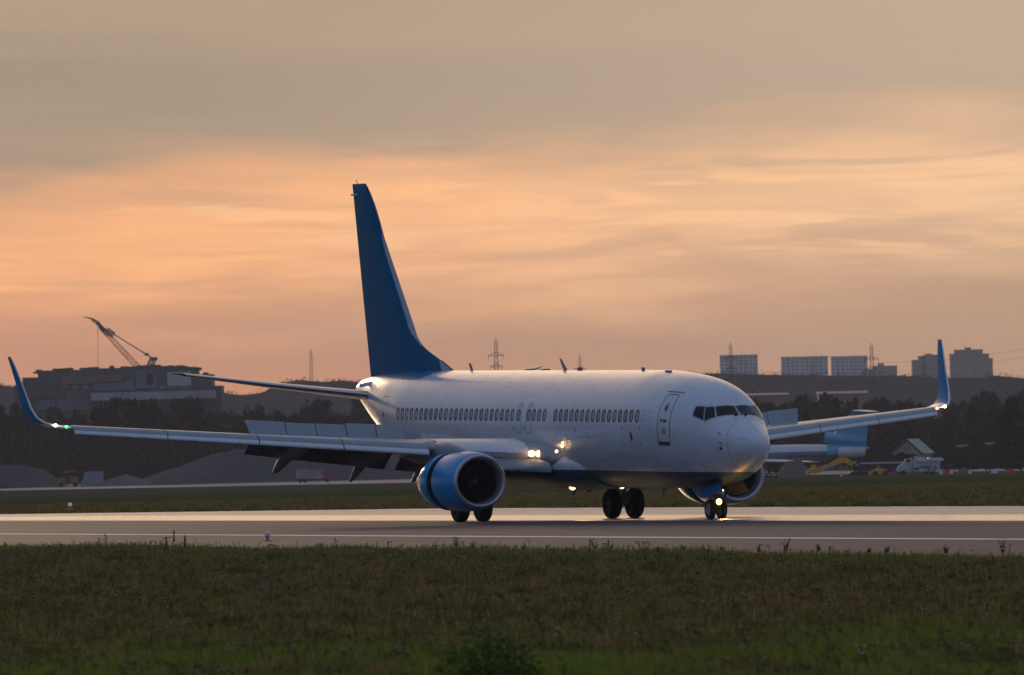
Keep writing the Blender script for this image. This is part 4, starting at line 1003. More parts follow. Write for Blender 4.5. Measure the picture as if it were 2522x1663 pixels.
while u<2740:
    plant(u,random.uniform(2560,2900),topr(u)+random.choice((-6,-2,2,8,16,26)),random.choice((1,0,0)),'hazy broadleaf tree in the back row beyond the field at right',GR,random.uniform(.55,.9)); u+=random.uniform(20,30)
u=1700.
while u<2600:
    plant(u,random.uniform(2230,2450),topr(u)+random.uniform(28,75),random.choice((1,1,2,0)),'dark tree in the front row beyond the field at right',GR,random.uniform(.7,1.1)); u+=random.uniform(28,42)
for k,(u,vt,w_) in enumerate([(2225,1112,2.2),(2252,1118,2.),(2285,1108,1.8),(2210,1120,1.6),(2345,1098,2.),(2390,1104,2.2),(2440,1100,2.),(2480,1108,2.4),(2515,1104,2.2),(1930,1090,2.),(1985,1085,2.)]):
    plant(u,2030 if k!=2 else 2110,vt,1,'low bush at the edge of the field among the parked trucks','bushes behind the parked vehicles',w_,'bush')
# undergrowth and wooded ridge: bumpy masses
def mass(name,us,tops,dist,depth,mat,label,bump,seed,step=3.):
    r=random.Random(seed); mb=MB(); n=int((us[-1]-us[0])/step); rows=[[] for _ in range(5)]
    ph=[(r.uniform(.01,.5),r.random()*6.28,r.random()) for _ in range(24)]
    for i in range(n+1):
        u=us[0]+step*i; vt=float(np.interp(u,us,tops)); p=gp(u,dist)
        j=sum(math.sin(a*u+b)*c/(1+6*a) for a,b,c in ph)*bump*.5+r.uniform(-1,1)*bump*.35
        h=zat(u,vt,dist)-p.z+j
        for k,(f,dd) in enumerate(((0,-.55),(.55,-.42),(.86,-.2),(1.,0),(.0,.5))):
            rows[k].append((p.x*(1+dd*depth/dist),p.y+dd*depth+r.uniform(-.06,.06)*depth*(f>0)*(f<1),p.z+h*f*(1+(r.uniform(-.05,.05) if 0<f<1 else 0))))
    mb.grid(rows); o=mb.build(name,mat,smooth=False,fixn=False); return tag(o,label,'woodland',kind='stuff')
def ridge():
    us=[-900,-500,-120,0,60,150,330,545,600,650,690,742,800,850,900,1000,1300,1500,1700,1780,1850,2000,2150,2230,2300,2420,2450,2480,2522,2640,3000,3400]
    tp=[955,946,945,942,950,960,960,960,968,962,938,930,935,931,938,940,935,925,914,914,916,919,921,920,924,926,918,922,926,926,921,925]
    r=random.Random(8); mb=MB(); dist=5000; rows=[]
    def top(u): return float(np.interp(u,us,tp))
    U=np.arange(-900,3401,14.); C=[]
    for dd,f in ((-700,0),(-560,.30),(-360,.62),(-170,.86),(0,1.),(300,.7)):
        row=[]
        for u in U:
            p=gp(u,dist); h=zat(u,top(u),dist)-p.z; q=gp(u,dist+dd); row.append((q.x,q.y,q.z+h*f-1.2)); 
        rows.append(row)
    mb.grid(rows); nr=len(rows); nc=len(U)
    for i in range(80000):
        a=r.random()*(nr-2); b=r.random()*(nc-1.001); i0=int(a); j0=int(b); fa=a-i0; fb=b-j0
        P=[Vector(rows[i0][j0]),Vector(rows[i0][j0+1]),Vector(rows[i0+1][j0]),Vector(rows[i0+1][j0+1])]
        c=P[0].lerp(P[1],fb).lerp(P[2].lerp(P[3],fb),fa); lump=math.sin(c.x*.35+c.y*.11)*math.sin(c.x*.13+1.7)*.9+math.sin(c.x*.9+c.y*.05)*.4
        c+=Vector((0,0,.6+lump+r.uniform(-.6,.7))); s_=r.uniform(.35,.9)
        v=[c+Vector((r.uniform(-1,1),r.uniform(-1,1),r.uniform(-.7,.9)))*s_ for _ in range(3)]
        mb.add([tuple(x) for x in v],[(0,1,2)])
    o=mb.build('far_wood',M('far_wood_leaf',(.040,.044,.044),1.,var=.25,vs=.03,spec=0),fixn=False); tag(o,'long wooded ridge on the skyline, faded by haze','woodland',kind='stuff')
ridge()
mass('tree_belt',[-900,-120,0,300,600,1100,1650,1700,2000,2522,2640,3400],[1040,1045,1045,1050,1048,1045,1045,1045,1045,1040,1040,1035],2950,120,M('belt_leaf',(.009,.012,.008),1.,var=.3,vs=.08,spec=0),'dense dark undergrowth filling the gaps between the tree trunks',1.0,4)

# ---- far buildings
def facade_mat(name,wall,win,fl=2.9,bay=3.4,wf=.55,hf=.5,var=.1):
    """plaster with the joints and darker loggias of one storey grid; windows themselves are geometry"""
    return M(name,wall,.8,var=var,vs=.08)
PANEG=M('far_window_glass',(.19,.20,.20),.25,coat=.3)
def tower(blocks,dist,label,wall,name='apartment_building',trim=None,group=None,bandm=None):
    """blocks: (u0,u1,vtop)"""
    uc=(blocks[0][0]+blocks[-1][1])/2; p=gp(uc,dist); root=empty(name,p,0,label,'building',group)
    for (u0,u1,vt) in blocks:
        a=gp(u0,dist); b=gp(u1,dist); w=b.x-a.x; h=zat((u0+u1)/2,vt,dist)-p.z; cx=(a.x+b.x)/2-p.x; dp=15.
        mb=MB(); mb.box((cx,dp/2,h/2),(w,dp,h)); wo=mb.build('wall',wall,root)
        mb=MB(); mb.box((cx,dp/2,h+.35),(w+.6,dp+.6,.7)); mb.build('cornice',trim or wall,root)
        nb=max(2,int(w/3.6)); nf=int(h/2.9)
        for k in range(nb):     # one part per window column: a strip of panes with sills
            mb=MB(); x=cx-w/2+(k+.5)*w/nb; ww=w/nb*(.66 if k%3 else .5); xa,xb=x-ww/2,x+ww/2; f0=max(0,nf-9); zs_=[h-(nf-f)*2.9+1.5 for f in range(f0,nf)]
            comb=[(xa,zs_[0]-.75)]
            for z_ in zs_: comb+=[(xb,z_-.75),(xb,z_+.75),(xa+.15,z_+.75)]+([(xa+.15,z_+2.15)] if z_!=zs_[-1] else [])
            comb.append((xa,zs_[-1]+.75)); mb.prism(comb,-.10,.02)
            mb.build('window_column',PANEG if k%3 else (bandm or PANEG),wo)
    return root
WT=M('pale_tower_wall',(.55,.60,.56),.8,var=.1,vs=.1); WB=M('brown_tower_wall',(.27,.22,.20),.8,var=.12,vs=.1); TR=M('pale_trim',(.62,.62,.58),.7); LOG=M('glazed_loggia',(.20,.30,.28),.3,coat=.3)
DB=8000
tower([(1779,1872,876)],DB,'pale green apartment block furthest left on the skyline, a lattice mast in front of it',WT,trim=TR,bandm=LOG)
tower([(1930,2045,880)],DB,'wide pale apartment block with white top rail, second from left on the skyline',WT,trim=TR,bandm=LOG)
tower([(2053,2142,879)],DB,'pale apartment block with white top rail immediately left of the right-hand lattice mast',WT,trim=TR,bandm=LOG)
tower([(2128,2156,912),(2156,2215,903)],DB,'low flat brownish block just right of the right-hand lattice mast',WB)
tower([(2252,2268,889),(2268,2282,879),(2282,2316,876),(2316,2332,879)],DB,'brown stepped tower block partly hidden behind the right winglet',WB,trim=WB)
tower([(2346,2357,874),(2357,2427,863),(2427,2442,873),(2442,2451,884)],DB,'largest brown stepped tower block right of the right winglet',WB,trim=WB)
for (u0,u1,v,d_,lab) in ((2372,2392,858,DB,'top'),):
    pass
def rooftop(u,v0,v1,dist,w,mt,label):
    p=at(u,v0,dist); h=at(u,v1,dist).z-p.z; r_=empty('lift_house',p,0,label,'rooftop hut'); mb=MB(); mb.box((0,6,h/2),(w,6,h)); mb.build('wall',mt,r_); mb=MB(); mb.box((0,6,h+.2),(w+.8,6.8,.4)); mb.build('roof',mt,r_); return r_
rooftop(2384,863,857,DB,5.,WB,'small lift housing on the roof of the largest brown tower block')
rooftop(2170,903,896,DB,5.,WB,'small lift housing on the roof of the low brownish block')
rooftop(2288,876,872,DB,4.,WB,'small lift housing on the roof of the tower block behind the winglet')
# long red-roofed sheds in front of the ridge
def longshed(u0,u1,v0,v1,dist,label):
    a=gp(u0,dist); b=gp(u1,dist); r_=empty('long_shed',(a+b)/2,0,label,'shed'); zt=zat((u0+u1)/2,v0,dist)-r_.location.z; zw=zat((u0+u1)/2,(v0*1.4+v1*.6)/2,dist)-r_.location.z; w=b.x-a.x
    mb=MB(); mb.box((0,8,zw/2),(w,16,zw)); mb.build('wall',M('shed_wall_red',(.22,.11,.10),.8,var=.2,vs=.05),r_)
    mb=MB(); mb.prism([(-.8,zw+.02),(16.8,zw+.02),(8,zt)],-w/2-.5,w/2+.5,'yz'); mb.build('roof',M('shed_roof_pale',(.34,.27,.27),.6,var=.15,vs=.05),r_)
    mb=MB()
    for k in range(int(w/6)): mb.box((-w/2+3+6*k,-.05,zw*.55),(3,.12,1.4))
    mb.build('window',PANEG,r_)
longshed(1838,1945,968,985,4200,'long low reddish shed with pale roof above the nose of the airliner')
longshed(2020,2140,963,985,4250,'long low red-walled shed with pale roof below the skyline mast')
longshed(700,760,1003,1020,4000,'low pale building between the trees left of the tail') if False else None

# big grey building with a crane at left
DLB=3500
bl=empty('terminal_building',gp(300,DLB),0,'big dark grey industrial building with pale canopy under the crane at left','building')
def blk(u0,u1,v0,v1,y0,y1,mt,name,par):
    a=at(u0,v0,DLB)-bl.location; b=at(u1,v0,DLB)-bl.location; z1=a.z*.5+b.z*.5; z0=(at((u0+u1)/2,v1,DLB)-bl.location).z
    mb=MB(); mb.box(((a.x+b.x)/2,(y0+y1)/2,(z0+z1)/2),(b.x-a.x,y1-y0,z1-z0)); return mb.build(name,mt,par)
BG=M('building_slate',(.065,.068,.085),.8,var=.25,vs=.05); BR=M('building_rust_panel',(.16,.105,.10),.8,var=.25,vs=.08); BB=M('building_blue_panel',(.085,.115,.17),.6,var=.2,vs=.08); BW=M('building_white_panel',(.36,.37,.39),.6,var=.15,vs=.08)
for (u0,u1,v) in ((35,55,948),(55,93,930),(93,200,912),(200,330,907),(330,430,902),(430,480,905),(480,522,922),(522,545,950)): blk(u0,u1,v,1200,0,45 if u1<500 else 30,BG,'wall',bl)
r=random.Random(4)
for k in range(26):
    u0=r.uniform(60,500); vt=float(np.interp(u0,[55,93,200,430,480,545],[930,912,907,902,912,940])); w_=r.uniform(8,30); v0=vt-r.uniform(1.5,5); blk(u0,min(u0+w_,525),v0,vt+2,3,12,BG,'roof_plant',bl)
for (u0,u1,v0,v1,mt,nm) in ((150,300,925,945,BR,'cladding_panel'),(230,330,940,962,BB,'cladding_panel'),(335,385,912,955,BB,'cladding_panel'),(412,470,916,950,BW,'cladding_panel'),(60,140,945,980,BG,'cladding_panel'),(90,220,985,1010,BB,'cladding_panel'),(165,200,962,985,BR,'cladding_panel'),(360,378,920,948,BW,'window_strip')): blk(u0,u1,v0,v1,-1.2,-.05,mt,nm,bl)
blk(228,532,965,984,-14,-1.3,BW,'canopy',bl)
for k in range(9): blk(245+k*34,248+k*34,985,1200,-12,-11.4,BG,'canopy_post',bl)
for k in range(14): blk(96+k*27,110+k*27,949,957,-.35,-.04,PANEG,'window',bl)
# crane
def lattice(mb,a,b,w0,w1,n,r_,ax=None):
    a=Vector(a);b=Vector(b);t=(b-a).normalized(); s=t.cross(Vector((0,1,0)))
    if s.length<.1: s=t.cross(Vector((1,0,0)))
    s.normalize(); q=t.cross(s).normalized(); L=[]
    for i in range(n+1):
        f=i/n; w=w0+(w1-w0)*f; c=a+(b-a)*f; L.append([c+s*w/2+q*w/2,c-s*w/2+q*w/2,c-s*w/2-q*w/2,c+s*w/2-q*w/2])
    for k in range(4): mb.tube([tuple(L[i][k]) for i in range(n+1)],r_,4,False)
    for i in range(n):
        for k in range(4):
            mb.tube([tuple(L[i][k]),tuple(L[i+1][(k+1)%4])],r_*.7,4,False)
        for k in range(4): mb.tube([tuple(L[i][k]),tuple(L[i][(k+1)%4])],r_*.6,4,False)
CR=M('crane_steel',(.085,.07,.07),.7); DC=3560
cb=gp(345,DC); cr=empty('tower_crane',cb,0,'luffing crane with raised lattice boom above the grey building at left','crane')
def cp(u,v,y=0): p=at(u,v,DC)-cb; p.y+=y; return p
mb=MB(); lattice(mb,cp(338,903),cp(248,806),1.9,1.4,14,.10); mb.build('boom',CR,cr)
mb=MB(); mb.add(*(lambda P:([tuple(p) for p in P]+[tuple(p+Vector((0,1.6,0))) for p in P],[(0,1,2,3,4),(9,8,7,6,5),(0,5,6,1),(1,6,7,2),(2,7,8,3),(3,8,9,4),(4,9,5,0)]))([cp(237,796),cp(243,793),cp(262,812),cp(256,820),cp(248,815)])); lattice(mb,cp(262,815),cp(281,826),2.4,1.6,3,.2); mb.build('boom_head',CR,cr)
mb=MB(); mb.tube([cp(245,796),cp(228,786),cp(206,780)],[.42,.34,.12],5); mb.tube([cp(240,800),cp(226,789)],.22,4); mb.build('fly_jib',CR,cr)
mb=MB(); mb.tube([cp(262,812),cp(357,871)],.2,4); mb.tube([cp(357,871),cp(376,884)],.16,4); mb.box(tuple(cp(361,873)),(1.6,1,.9)); mb.tube([cp(256,808),cp(376,882)],.14,4); mb.build('luffing_rope',CR,cr)
mb=MB(); mb.tube([cp(241,800),cp(241,905)],.07,4); mb.build('hoist_rope',CR,cr)
mb=MB(); lattice(mb,cp(366,908),cp(376,880),1.9,1.3,4,.2); mb.tube([cp(384,885),cp(377,905)],.25,4); mb.box(tuple(cp(380,884)),(2.2,1.4,1.2)); mb.build('gantry',CR,cr)
mb=MB(); mb.box(tuple(cp(350,914)),(12,4,2.5)); lattice(mb,Vector((0,0,0)),cp(345,915),3,3,8,.2); mb.build('base',CR,cr)

# power masts
def mast(u,vtop,dist,label,arms=True,w=5.5):
    b=gp(u,dist); h=zat(u,vtop,dist)-b.z; r_=empty('power_mast',b,0,label,'lattice mast','power masts on the skyline')
    mb=MB(); lattice(mb,(0,0,0),(0,0,h*.62),w,1.7,9,.085); mb.build('lower_tower',CR,r_)
    mb=MB(); lattice(mb,(0,0,h*.62),(0,0,h),1.7,.9,7,.085); mb.tube([(0,0,h),(0,0,h+1.2)],.1,4); mb.build('upper_tower',CR,r_)
    if arms:
        for f,l in ((.80,2.0),(.885,2.6)):
            mb=MB()
            for s in (1,-1): mb.tube([(0,0,h*f+.9),(s*l,0,h*f)],.09,4); mb.tube([(0,0,h*f-.2),(s*l,0,h*f)],.09,4)
            mb.build('cross_arm',CR,r_)
            mb=MB()
            for s in (1,-1): mb.tube([(s*l,0,h*f),(s*l,0,h*f-1.4)],.08,4)
            mb.build('insulator',CR,r_)
    return r_
m1=mast(1228,839,3400,'slender lattice power mast with cross arms standing above the middle of the fuselage')
m2=mast(1434,878,4300,'small lattice mast seen just behind the red beacon on the fuselage roof')
m3=mast(1806,850,3700,'lattice mast in front of the leftmost skyline apartment block')
m4=mast(2153,852,3700,'lattice mast between the pale blocks and the low brown block',w=5.5)
m5=mast(2008,897,5600,'small distant mast in front of the second pale block')
m6=mast(2281,876,4600,'thin mast in front of the tower block beside the right winglet')
m7=mast(772,865,4700,'faint thin mast on the skyline left of the tail fin',arms=False,w=2.5)
# cables
def cable(a,b,sag,label):
    mb=MB(); a=Vector(a);b=Vector(b); P=[]
    for i in range(25): t=i/24; q=a.lerp(b,t); q.z-=sag*4*t*(1-t); P.append(tuple(q))
    mb.tube(P,.035,4,False); o=mb.build('power_cable',CR); return tag(o,label,'cable','power cables on the skyline')
def armtip(m_,f,l): 
    h=[c for c in m_.children if c.name.startswith('upper')][0]; zt=max(v.co.z for v in h.data.vertices)-1.2; return m_.location+Vector((l,0,zt*f-1.4))
far_r=at(2900,800,3700); 
for f,l in ((.80,2.0),(.885,2.6)):
    cable(armtip(m3,f,l),armtip(m4,f,-l),5,'thin power cable sagging between the two masts at right')
    cable(armtip(m4,f,l),far_r+Vector((l,0,h_ if False else f*26-16)),5,'thin power cable running from the right-hand mast out of the frame')

# ---- parked trijet beyond the field
DT=1960.; PM=FPX/DT
tb=gp(2142,DT); TJ=empty('trijet_airliner',tb,0,'parked blue and white trijet airliner with a T-tail beyond the field, behind the right wing','airliner')
axz=zat(2080,1116,DT)-tb.z
def TX(u): return (u-2142)/PM
def TZ(v,u=2080): return zat(u,v,DT)-tb.z
TW=M('trijet_white',(.62,.62,.62),.35,coat=.2,var=.1,vs=.2); TBL=M('trijet_blue',(.08,.42,.62),.4,coat=.2,var=.08,vs=.3); TGR=M('trijet_belly_grey',(.20,.21,.24),.4,coat=.2); TRD=M('trijet_red_line',(.30,.06,.05),.4); TBD=M('trijet_band_blue',(.09,.20,.36),.4)
def tjm():
    m_=D.materials.new('trijet_livery'); m_.use_nodes=True; t=m_.node_tree; N=NT(t); p=t.nodes['Principled BSDF']; x,y,z=N.xyz(N.n('ShaderNodeTexCoord').outputs['Object'])
    zz=N.m('SUBTRACT',z,axz); c=N.mix(N.m('GREATER_THAN',zz,.45),(.09,.19,.34),(.66,.66,.65)); c=N.mix(N.m('LESS_THAN',zz,-.40),c,(.30,.08,.07)); c=N.mix(N.m('LESS_THAN',zz,-.72),c,(.24,.26,.30))
    c=N.mix(N.m('MULTIPLY',N.m('GREATER_THAN',x,TX(2038)),N.m('GREATER_THAN',zz,-.40)),c,(.08,.42,.62)); N.put(p.inputs['Base Color'],c); p.inputs['Roughness'].default_value=.35; return m_
mb=MB(); P=[]
for (x,r_,dz) in ((0,.15,.9),(-1,.45,.75),(-3,.95,.5),(-6,1.45,.2),(-10,1.8,.02),(-14,1.9,0),(-30,1.9,0),(-40,1.9,0),(-43.5,1.75,-.1),(-45.5,1.35,-.3),(-46.7,.8,-.5),(-47.2,.1,-.6)):
    P.append([(x,r_*math.cos(2*math.pi*k/28),axz+dz+r_*math.sin(2*math.pi*k/28)) for k in range(28)])
mb.grid(P,cv=True); tf=mb.build('fuselage',tjm(),TJ,smooth=True,sharp=60)
mb=MB(); mb.lathe([(0,.95),(.1,1.05),(1,1.12),(3,1.1),(6,1.0),(8.3,.5)],(TX(2032),0,TZ(1077,2032)),(1,0,-.12),24); it=mb.build('centre_intake',TBL,TJ,smooth=True); mb=MB(); mb.lathe([(.05,.9),(.08,.001)],(TX(2032),0,TZ(1077,2032)),(1,0,-.12),20); mb.build('intake_opening',DARK,it)
mb=MB(); mb.prism([(TX(2046),TZ(1092)),(TX(2060),TZ(1062)),(TX(2100),TZ(1020)),(TX(2112),TZ(1012)),(TX(2152),TZ(1012)),(TX(2140),TZ(1050)),(TX(2134),TZ(1100)),(TX(2134),TZ(1110))],-.28,.28,'xz'); mb.build('tail_fin',TBL,TJ)
for s in (1,-1):
    mb=MB(); P=[]
    for y,x0,c,z in ((0,TX(2100),4.4,TZ(1013)),(6.7*s,TX(2143),2.0,TZ(1013)-.3)): P.append([(x,y,zz) for x,zz in airfoil(x0,z,x0+c,z,.10,8,0)])
    mb.grid(P,cv=True); mb.fan(P[-1]); mb.build('tailplane',TBL,TJ,smooth=True,sharp=40)
    cy=-2.75*s; mb=MB(); mb.lathe([(0,.85),(.15,1.02),(.8,1.1),(3,1.12),(4.6,1.0),(5.4,.8)],(TX(2064),cy,TZ(1115)),(1,0,0),24); en=mb.build('engine',TW,TJ,smooth=True)
    mb=MB(); mb.lathe([(.04,.84),(.06,.001)],(TX(2064),cy,TZ(1115)),(1,0,0),20); mb.build('intake_opening',DARK,en)
    mb=MB(); P=[]
    for y,x0,c,z in ((1.5*s,-27,8.5,axz-1.2),(8*s,-21,5.5,axz-1.3),(18.5*s,-12.5,2.4,axz-1.6)): P.append([(x,-y,zz) for x,zz in airfoil(x0,z,x0+c,z,.11,10,.01)])
    mb.grid(P,cv=True); mb.fan(P[-1]); mb.build('wing',TW,TJ,smooth=True,sharp=40)
    mb=MB(); y=-5.8*s; mb.tube([(-20,y,axz-1.3),(-20,y,.6)],.18,8)
    for dx in (-1,0,1): mb.lathe([(-.2,.3),(-.2,.46),(0,.5),(.2,.46),(.2,.3)],(-20+dx,y,.5),(0,1,0),16)
    mb.build('main_landing_gear',RUB,TJ,smooth=True,sharp=40)
mb=MB(); mb.tube([(-40.5,0,axz-1.7),(-40.5,0,.4)],.14,8); 
for s in (-.3,.3): mb.lathe([(-.12,.2),(-.12,.37),(.12,.37),(.12,.2)],(-40.5,s,.4),(0,1,0),14)
mb.build('nose_landing_gear',RUB,TJ,smooth=True,sharp=40)

# ---- vehicles and site clutter at right
DV=1905.; PV=FPX/DV
def vroot(name,u,dist,label,cat,group=None): 
    p=gp(u,dist); p.z+=.06; return empty(name,p,0,label,cat,group)
ORG=M('machine_orange',(.80,.33,.02),.45,var=.12,vs=.8); BLK=M('machine_black',(.015,.015,.016),.6)
def wheels(root,xs_,r_,y=1.1,w=.35):
    for x in xs_:
        for s in (1,-1):
            mb=MB(); mb.lathe([(-w/2,r_*.5),(-w/2,r_*.92),(0,r_),(w/2,r_*.92),(w/2,r_*.5)],(x,y*s,r_),(0,1,0),18); mb.lathe([(-w/2-.01,.001),(-w/2-.01,r_*.5)],(x,y*s,r_),(0,1,0),12); mb.build('wheel',RUB,root,smooth=True,sharp=40)
# excavator, arm towards the left
ex=vroot('excavator',2120,DV,'orange excavator with black cab, its boom reaching down to the left','excavator')
mb=MB(); mb.prism([(-2.0,.15),(2.0,.15),(2.35,.5),(2.0,.9),(-2.0,.9),(-2.35,.5)],-1.5,-1.0); mb.prism([(-2.0,.15),(2.0,.15),(2.35,.5),(2.0,.9),(-2.0,.9),(-2.35,.5)],1.0,1.5); mb.build('track',BLK,ex)
mb=MB(); mb.box((.3,0,1.55),(3.6,2.5,1.2)); mb.build('body',BLK,ex)
mb=MB(); mb.prism([(-1.5,1.1),(-.1,1.1),(-.1,2.85),(-1.1,2.85),(-1.5,2.0)],-1.25,-.2); cb_=mb.build('cab',BLK,ex); mb=MB(); mb.box((-.75,-1.27,2.1),(.8,.04,.7)); mb.build('window',PANEG,cb_)
k=lambda u,v:((u-2120)/PV,zat(u,v,DV)-ex.location.z)
mb=MB(); mb.prism([k(2102,1158),k(2106,1150),k(2100,1136),k(2084,1127),k(2068,1127),k(2050,1138),k(2026,1150),k(2028,1158),k(2054,1148),k(2074,1140),k(2086,1143),k(2094,1152)],-.35,.35); mb.build('boom',ORG,ex)
mb=MB(); mb.prism([k(2030,1147),k(2012,1153),k(2000,1150),k(1990,1158),k(1985,1167),k(2008,1167),k(2030,1160)],-.3,.3); ar=mb.build('stick',ORG,ex)
mb=MB(); mb.prism([k(2004,1163),k(1996,1145),k(2008,1144),k(2014,1156)],-.6,.6); mb.build('bucket',ORG,ex)
mb=MB(); a=k(2062,1137); b=k(2040,1150); mb.prism([k(2030,1152),k(2046,1144),k(2050,1148),k(2036,1156)],-.40,-.36); mb.build('side_plate',M('side_plate_pale',(.36,.36,.38),.5),ex)
mb=MB(); mb.tube([(-1.2,-.5,1.5),(k(2076,1140)[0],-.5,k(2076,1140)[1])],.09,6); mb.tube([(k(2060,1131)[0],0,k(2060,1131)[1]+.35),(k(2020,1148)[0],0,k(2020,1148)[1]+.2)],.09,6); mb.build('hydraulic_ram',BLK,ex)
# small orange loader
lo=vroot('wheel_loader',2168,DV-6,'low orange wheel loader between the excavator and the white service truck','loader')
mb=MB(); mb.prism([(-1.7,.5),(1.2,.5),(1.4,1.0),(.5,1.45),(-.6,1.5),(-1.0,1.15),(-1.7,1.0)],-.8,.8); mb.build('body',ORG,lo)
mb=MB(); mb.prism([(-.4,1.4),(.4,1.4),(.3,2.0),(-.3,2.0)],-.6,.6); mb.build('cab',BLK,lo); mb=MB(); mb.prism([(-2.4,.2),(-1.7,.2),(-1.6,.9),(-2.1,.7)],-1.,1.); mb.build('bucket',ORG,lo); wheels(lo,(-1.0,.9),.48,.95,.35)
# flatbed trailer
fb=vroot('flatbed_trailer',2168,DV+30,'long flatbed trailer with white deck edge parked behind the orange loader','trailer')
z=zat(2168,1138,DV+30)-fb.location.z
mb=MB(); mb.box((0,0,z-.18),(10.5,2.4,.32)); mb.build('deck',M('deck_pale',(.50,.50,.52),.5),fb); mb=MB(); mb.box((0,0,z-.7),(9.8,1.6,.7)); mb.box((1.5,0,(z-1.)/2+.2),(5.5,1.9,z-1.4)); mb.build('chassis',BLK,fb); wheels(fb,(-4,2.6,3.7),.52,1.0)
# white service truck
tr=vroot('service_truck',2266,DV+4,'white-grey service truck with raised side awnings and scribbled body','truck')
q=lambda u,v:((u-2266)/PV,zat(u,v,DV+4)-tr.location.z)
WTK=M('truck_white',(.50,.52,.55),.4,coat=.2,var=.2,vs=1.4); 
mb=MB(); mb.prism([q(2207,1160),q(2212,1148),q(2226,1140),q(2230,1131),q(2246,1128),q(2247,1162),q(2210,1162)],-1.1,1.1); cbn=mb.build('cab',WTK,tr); mb=MB(); mb.prism([q(2229,1138),q(2232,1132),q(2241,1131),q(2241,1139)],-1.14,-1.11); mb.build('window',GLASS,cbn)
mb=MB(); mb.prism([q(2248,1130),q(2300,1130),q(2316,1134),q(2313,1161),q(2248,1161)],-1.2,1.2); bd=mb.build('box_body',WTK,tr)
mb=MB(); mb.prism([q(2250,1124),q(2274,1126),q(2284,1137),q(2260,1137)],-1.6,1.0); mb.prism([q(2286,1127),q(2318,1127),q(2326,1132),q(2318,1136),q(2284,1134)],-1.6,1.0); mb.build('awning',M('awning_white',(.72,.72,.74),.4),tr)
mb=MB(); r=random.Random(3)
for i in range(46):
    u_=r.uniform(2244,2306); v_=r.uniform(1147,1158); a=q(u_,v_); mb.box((a[0],-1.215,a[1]),(r.uniform(.08,.5),.02,r.uniform(.08,.45)),rot=Matrix.Rotation(r.uniform(-1,1),3,'Y'))
mb.build('scribble',M('scribble_blue',(.10,.12,.20),.6),bd); wheels(tr,(q(2225,1150)[0],q(2280,1150)[0],q(2296,1150)[0]),.48,1.0)
# barriers
RB=M('barrier_red',(.50,.035,.03),.5); RF=M('barrier_faded_red',(.26,.06,.055),.6); WBk=M('barrier_white',(.62,.60,.60),.5)
def barrier(u0,u1,v0,v1,cols,label,dist=DV-15):
    r_=vroot('barrier_block',(u0+u1)/2,dist,label,'barrier','red and white barriers along the road'); w=(u1-u0)/FPX*dist; h=(v1-v0)/FPX*dist; n=len(cols)
    for i,c in enumerate(cols):
        x0=-w/2+w*i/n; mb=MB(); mb.prism([(-.45,.0),(.45,.0),(.36,h*.35),(.2,h*.55),(.17,h),(-.17,h),(-.2,h*.55),(-.36,h*.35)],x0+.01,x0+w/n-.01,'yz'); mb.build('section',c,r_)
barrier(2313,2347,1155,1167,[WBk,RB,RB,WBk],'red barrier block with white ends right of the white service truck')
barrier(2360,2393,1156,1167,[RF,RF,RF,WBk],'faded red barrier block with one white end, middle of the row')
barrier(2441,2457,1155,1165,[WBk],'single white barrier block')
barrier(2480,2496,1151,1161,[RB],'single bright red barrier block furthest right')
barrier(2196,2209,1157,1168,[RF],'small dull red barrier block touching the cab end of the white truck')
barrier(1962,1970,1160,1169,[RF],'small dull red barrier block left of the excavator bucket')
mk=vroot('marker_stone',2072,DV-20,'small white marker block under the excavator boom','marker'); mb=MB(); mb.box((0,0,.35),(.5,.5,.7),taper=.8); mb.build('block',WBk,mk)
# house with green roof
hs=vroot('house',2246,2060.,'small house with beige gable and green metal roof among the trees at right','house'); DH=2060.
q=lambda u,v:((u-2246)/FPX*DH,zat(u,v,DH)-hs.location.z)
gl=q(2199,1116); gr_=q(2270,1116); ap=q(2235,1084)
mb=MB(); y0,y1=0,7.
sh=(2298-2270)/FPX*DH
P0=[(gl[0]+.25,0,0),(gr_[0]-.25,0,0),(gr_[0]-.25,0,gr_[1]),(ap[0],0,ap[1]-.3),(gl[0]+.25,0,gl[1])]; P1=[(x+sh*1.15,9,z) for x,_,z in P0]
mb.add(P0+P1,[(0,1,2,3,4),(9,8,7,6,5),(0,5,6,1),(1,6,7,2),(2,7,8,3),(3,8,9,4),(4,9,5,0)]); mb.build('wall',M('beige_plaster',(.34,.29,.24),.85,var=.1,vs=.6),hs)
rt=[Vector((ap[0],-.4,ap[1]+.1)),Vector((q(2274,1118)[0],-.4,q(2274,1118)[1])),Vector((q(2274,1118)[0]+sh*1.2,9.4,q(2274,1118)[1])),Vector((ap[0]+sh*1.2,9.4,ap[1]+.1))]
lt=[Vector((ap[0],-.4,ap[1]+.1)),Vector((gl[0]-.3,-.4,gl[1]-.1)),Vector((gl[0]-.3+sh*1.2,9.4,gl[1]-.1)),Vector((ap[0]+sh*1.2,9.4,ap[1]+.1))]
mb=MB(); dz=Vector((0,0,.16))
for qd in (rt,lt): mb.add([tuple(p) for p in qd]+[tuple(p+dz) for p in qd],[(0,1,2,3),(7,6,5,4),(0,4,5,1),(1,5,6,2),(2,6,7,3),(3,7,4,0)])
mb.build('roof',M('green_metal_roof',(.09,.26,.20),.45,var=.12,vs=.5),hs)
mb=MB(); mb.box((q(2235,1105)[0],-.05,q(2235,1105)[1]),(1.2,.1,1.1)); mb.build('window',PANEG,hs)
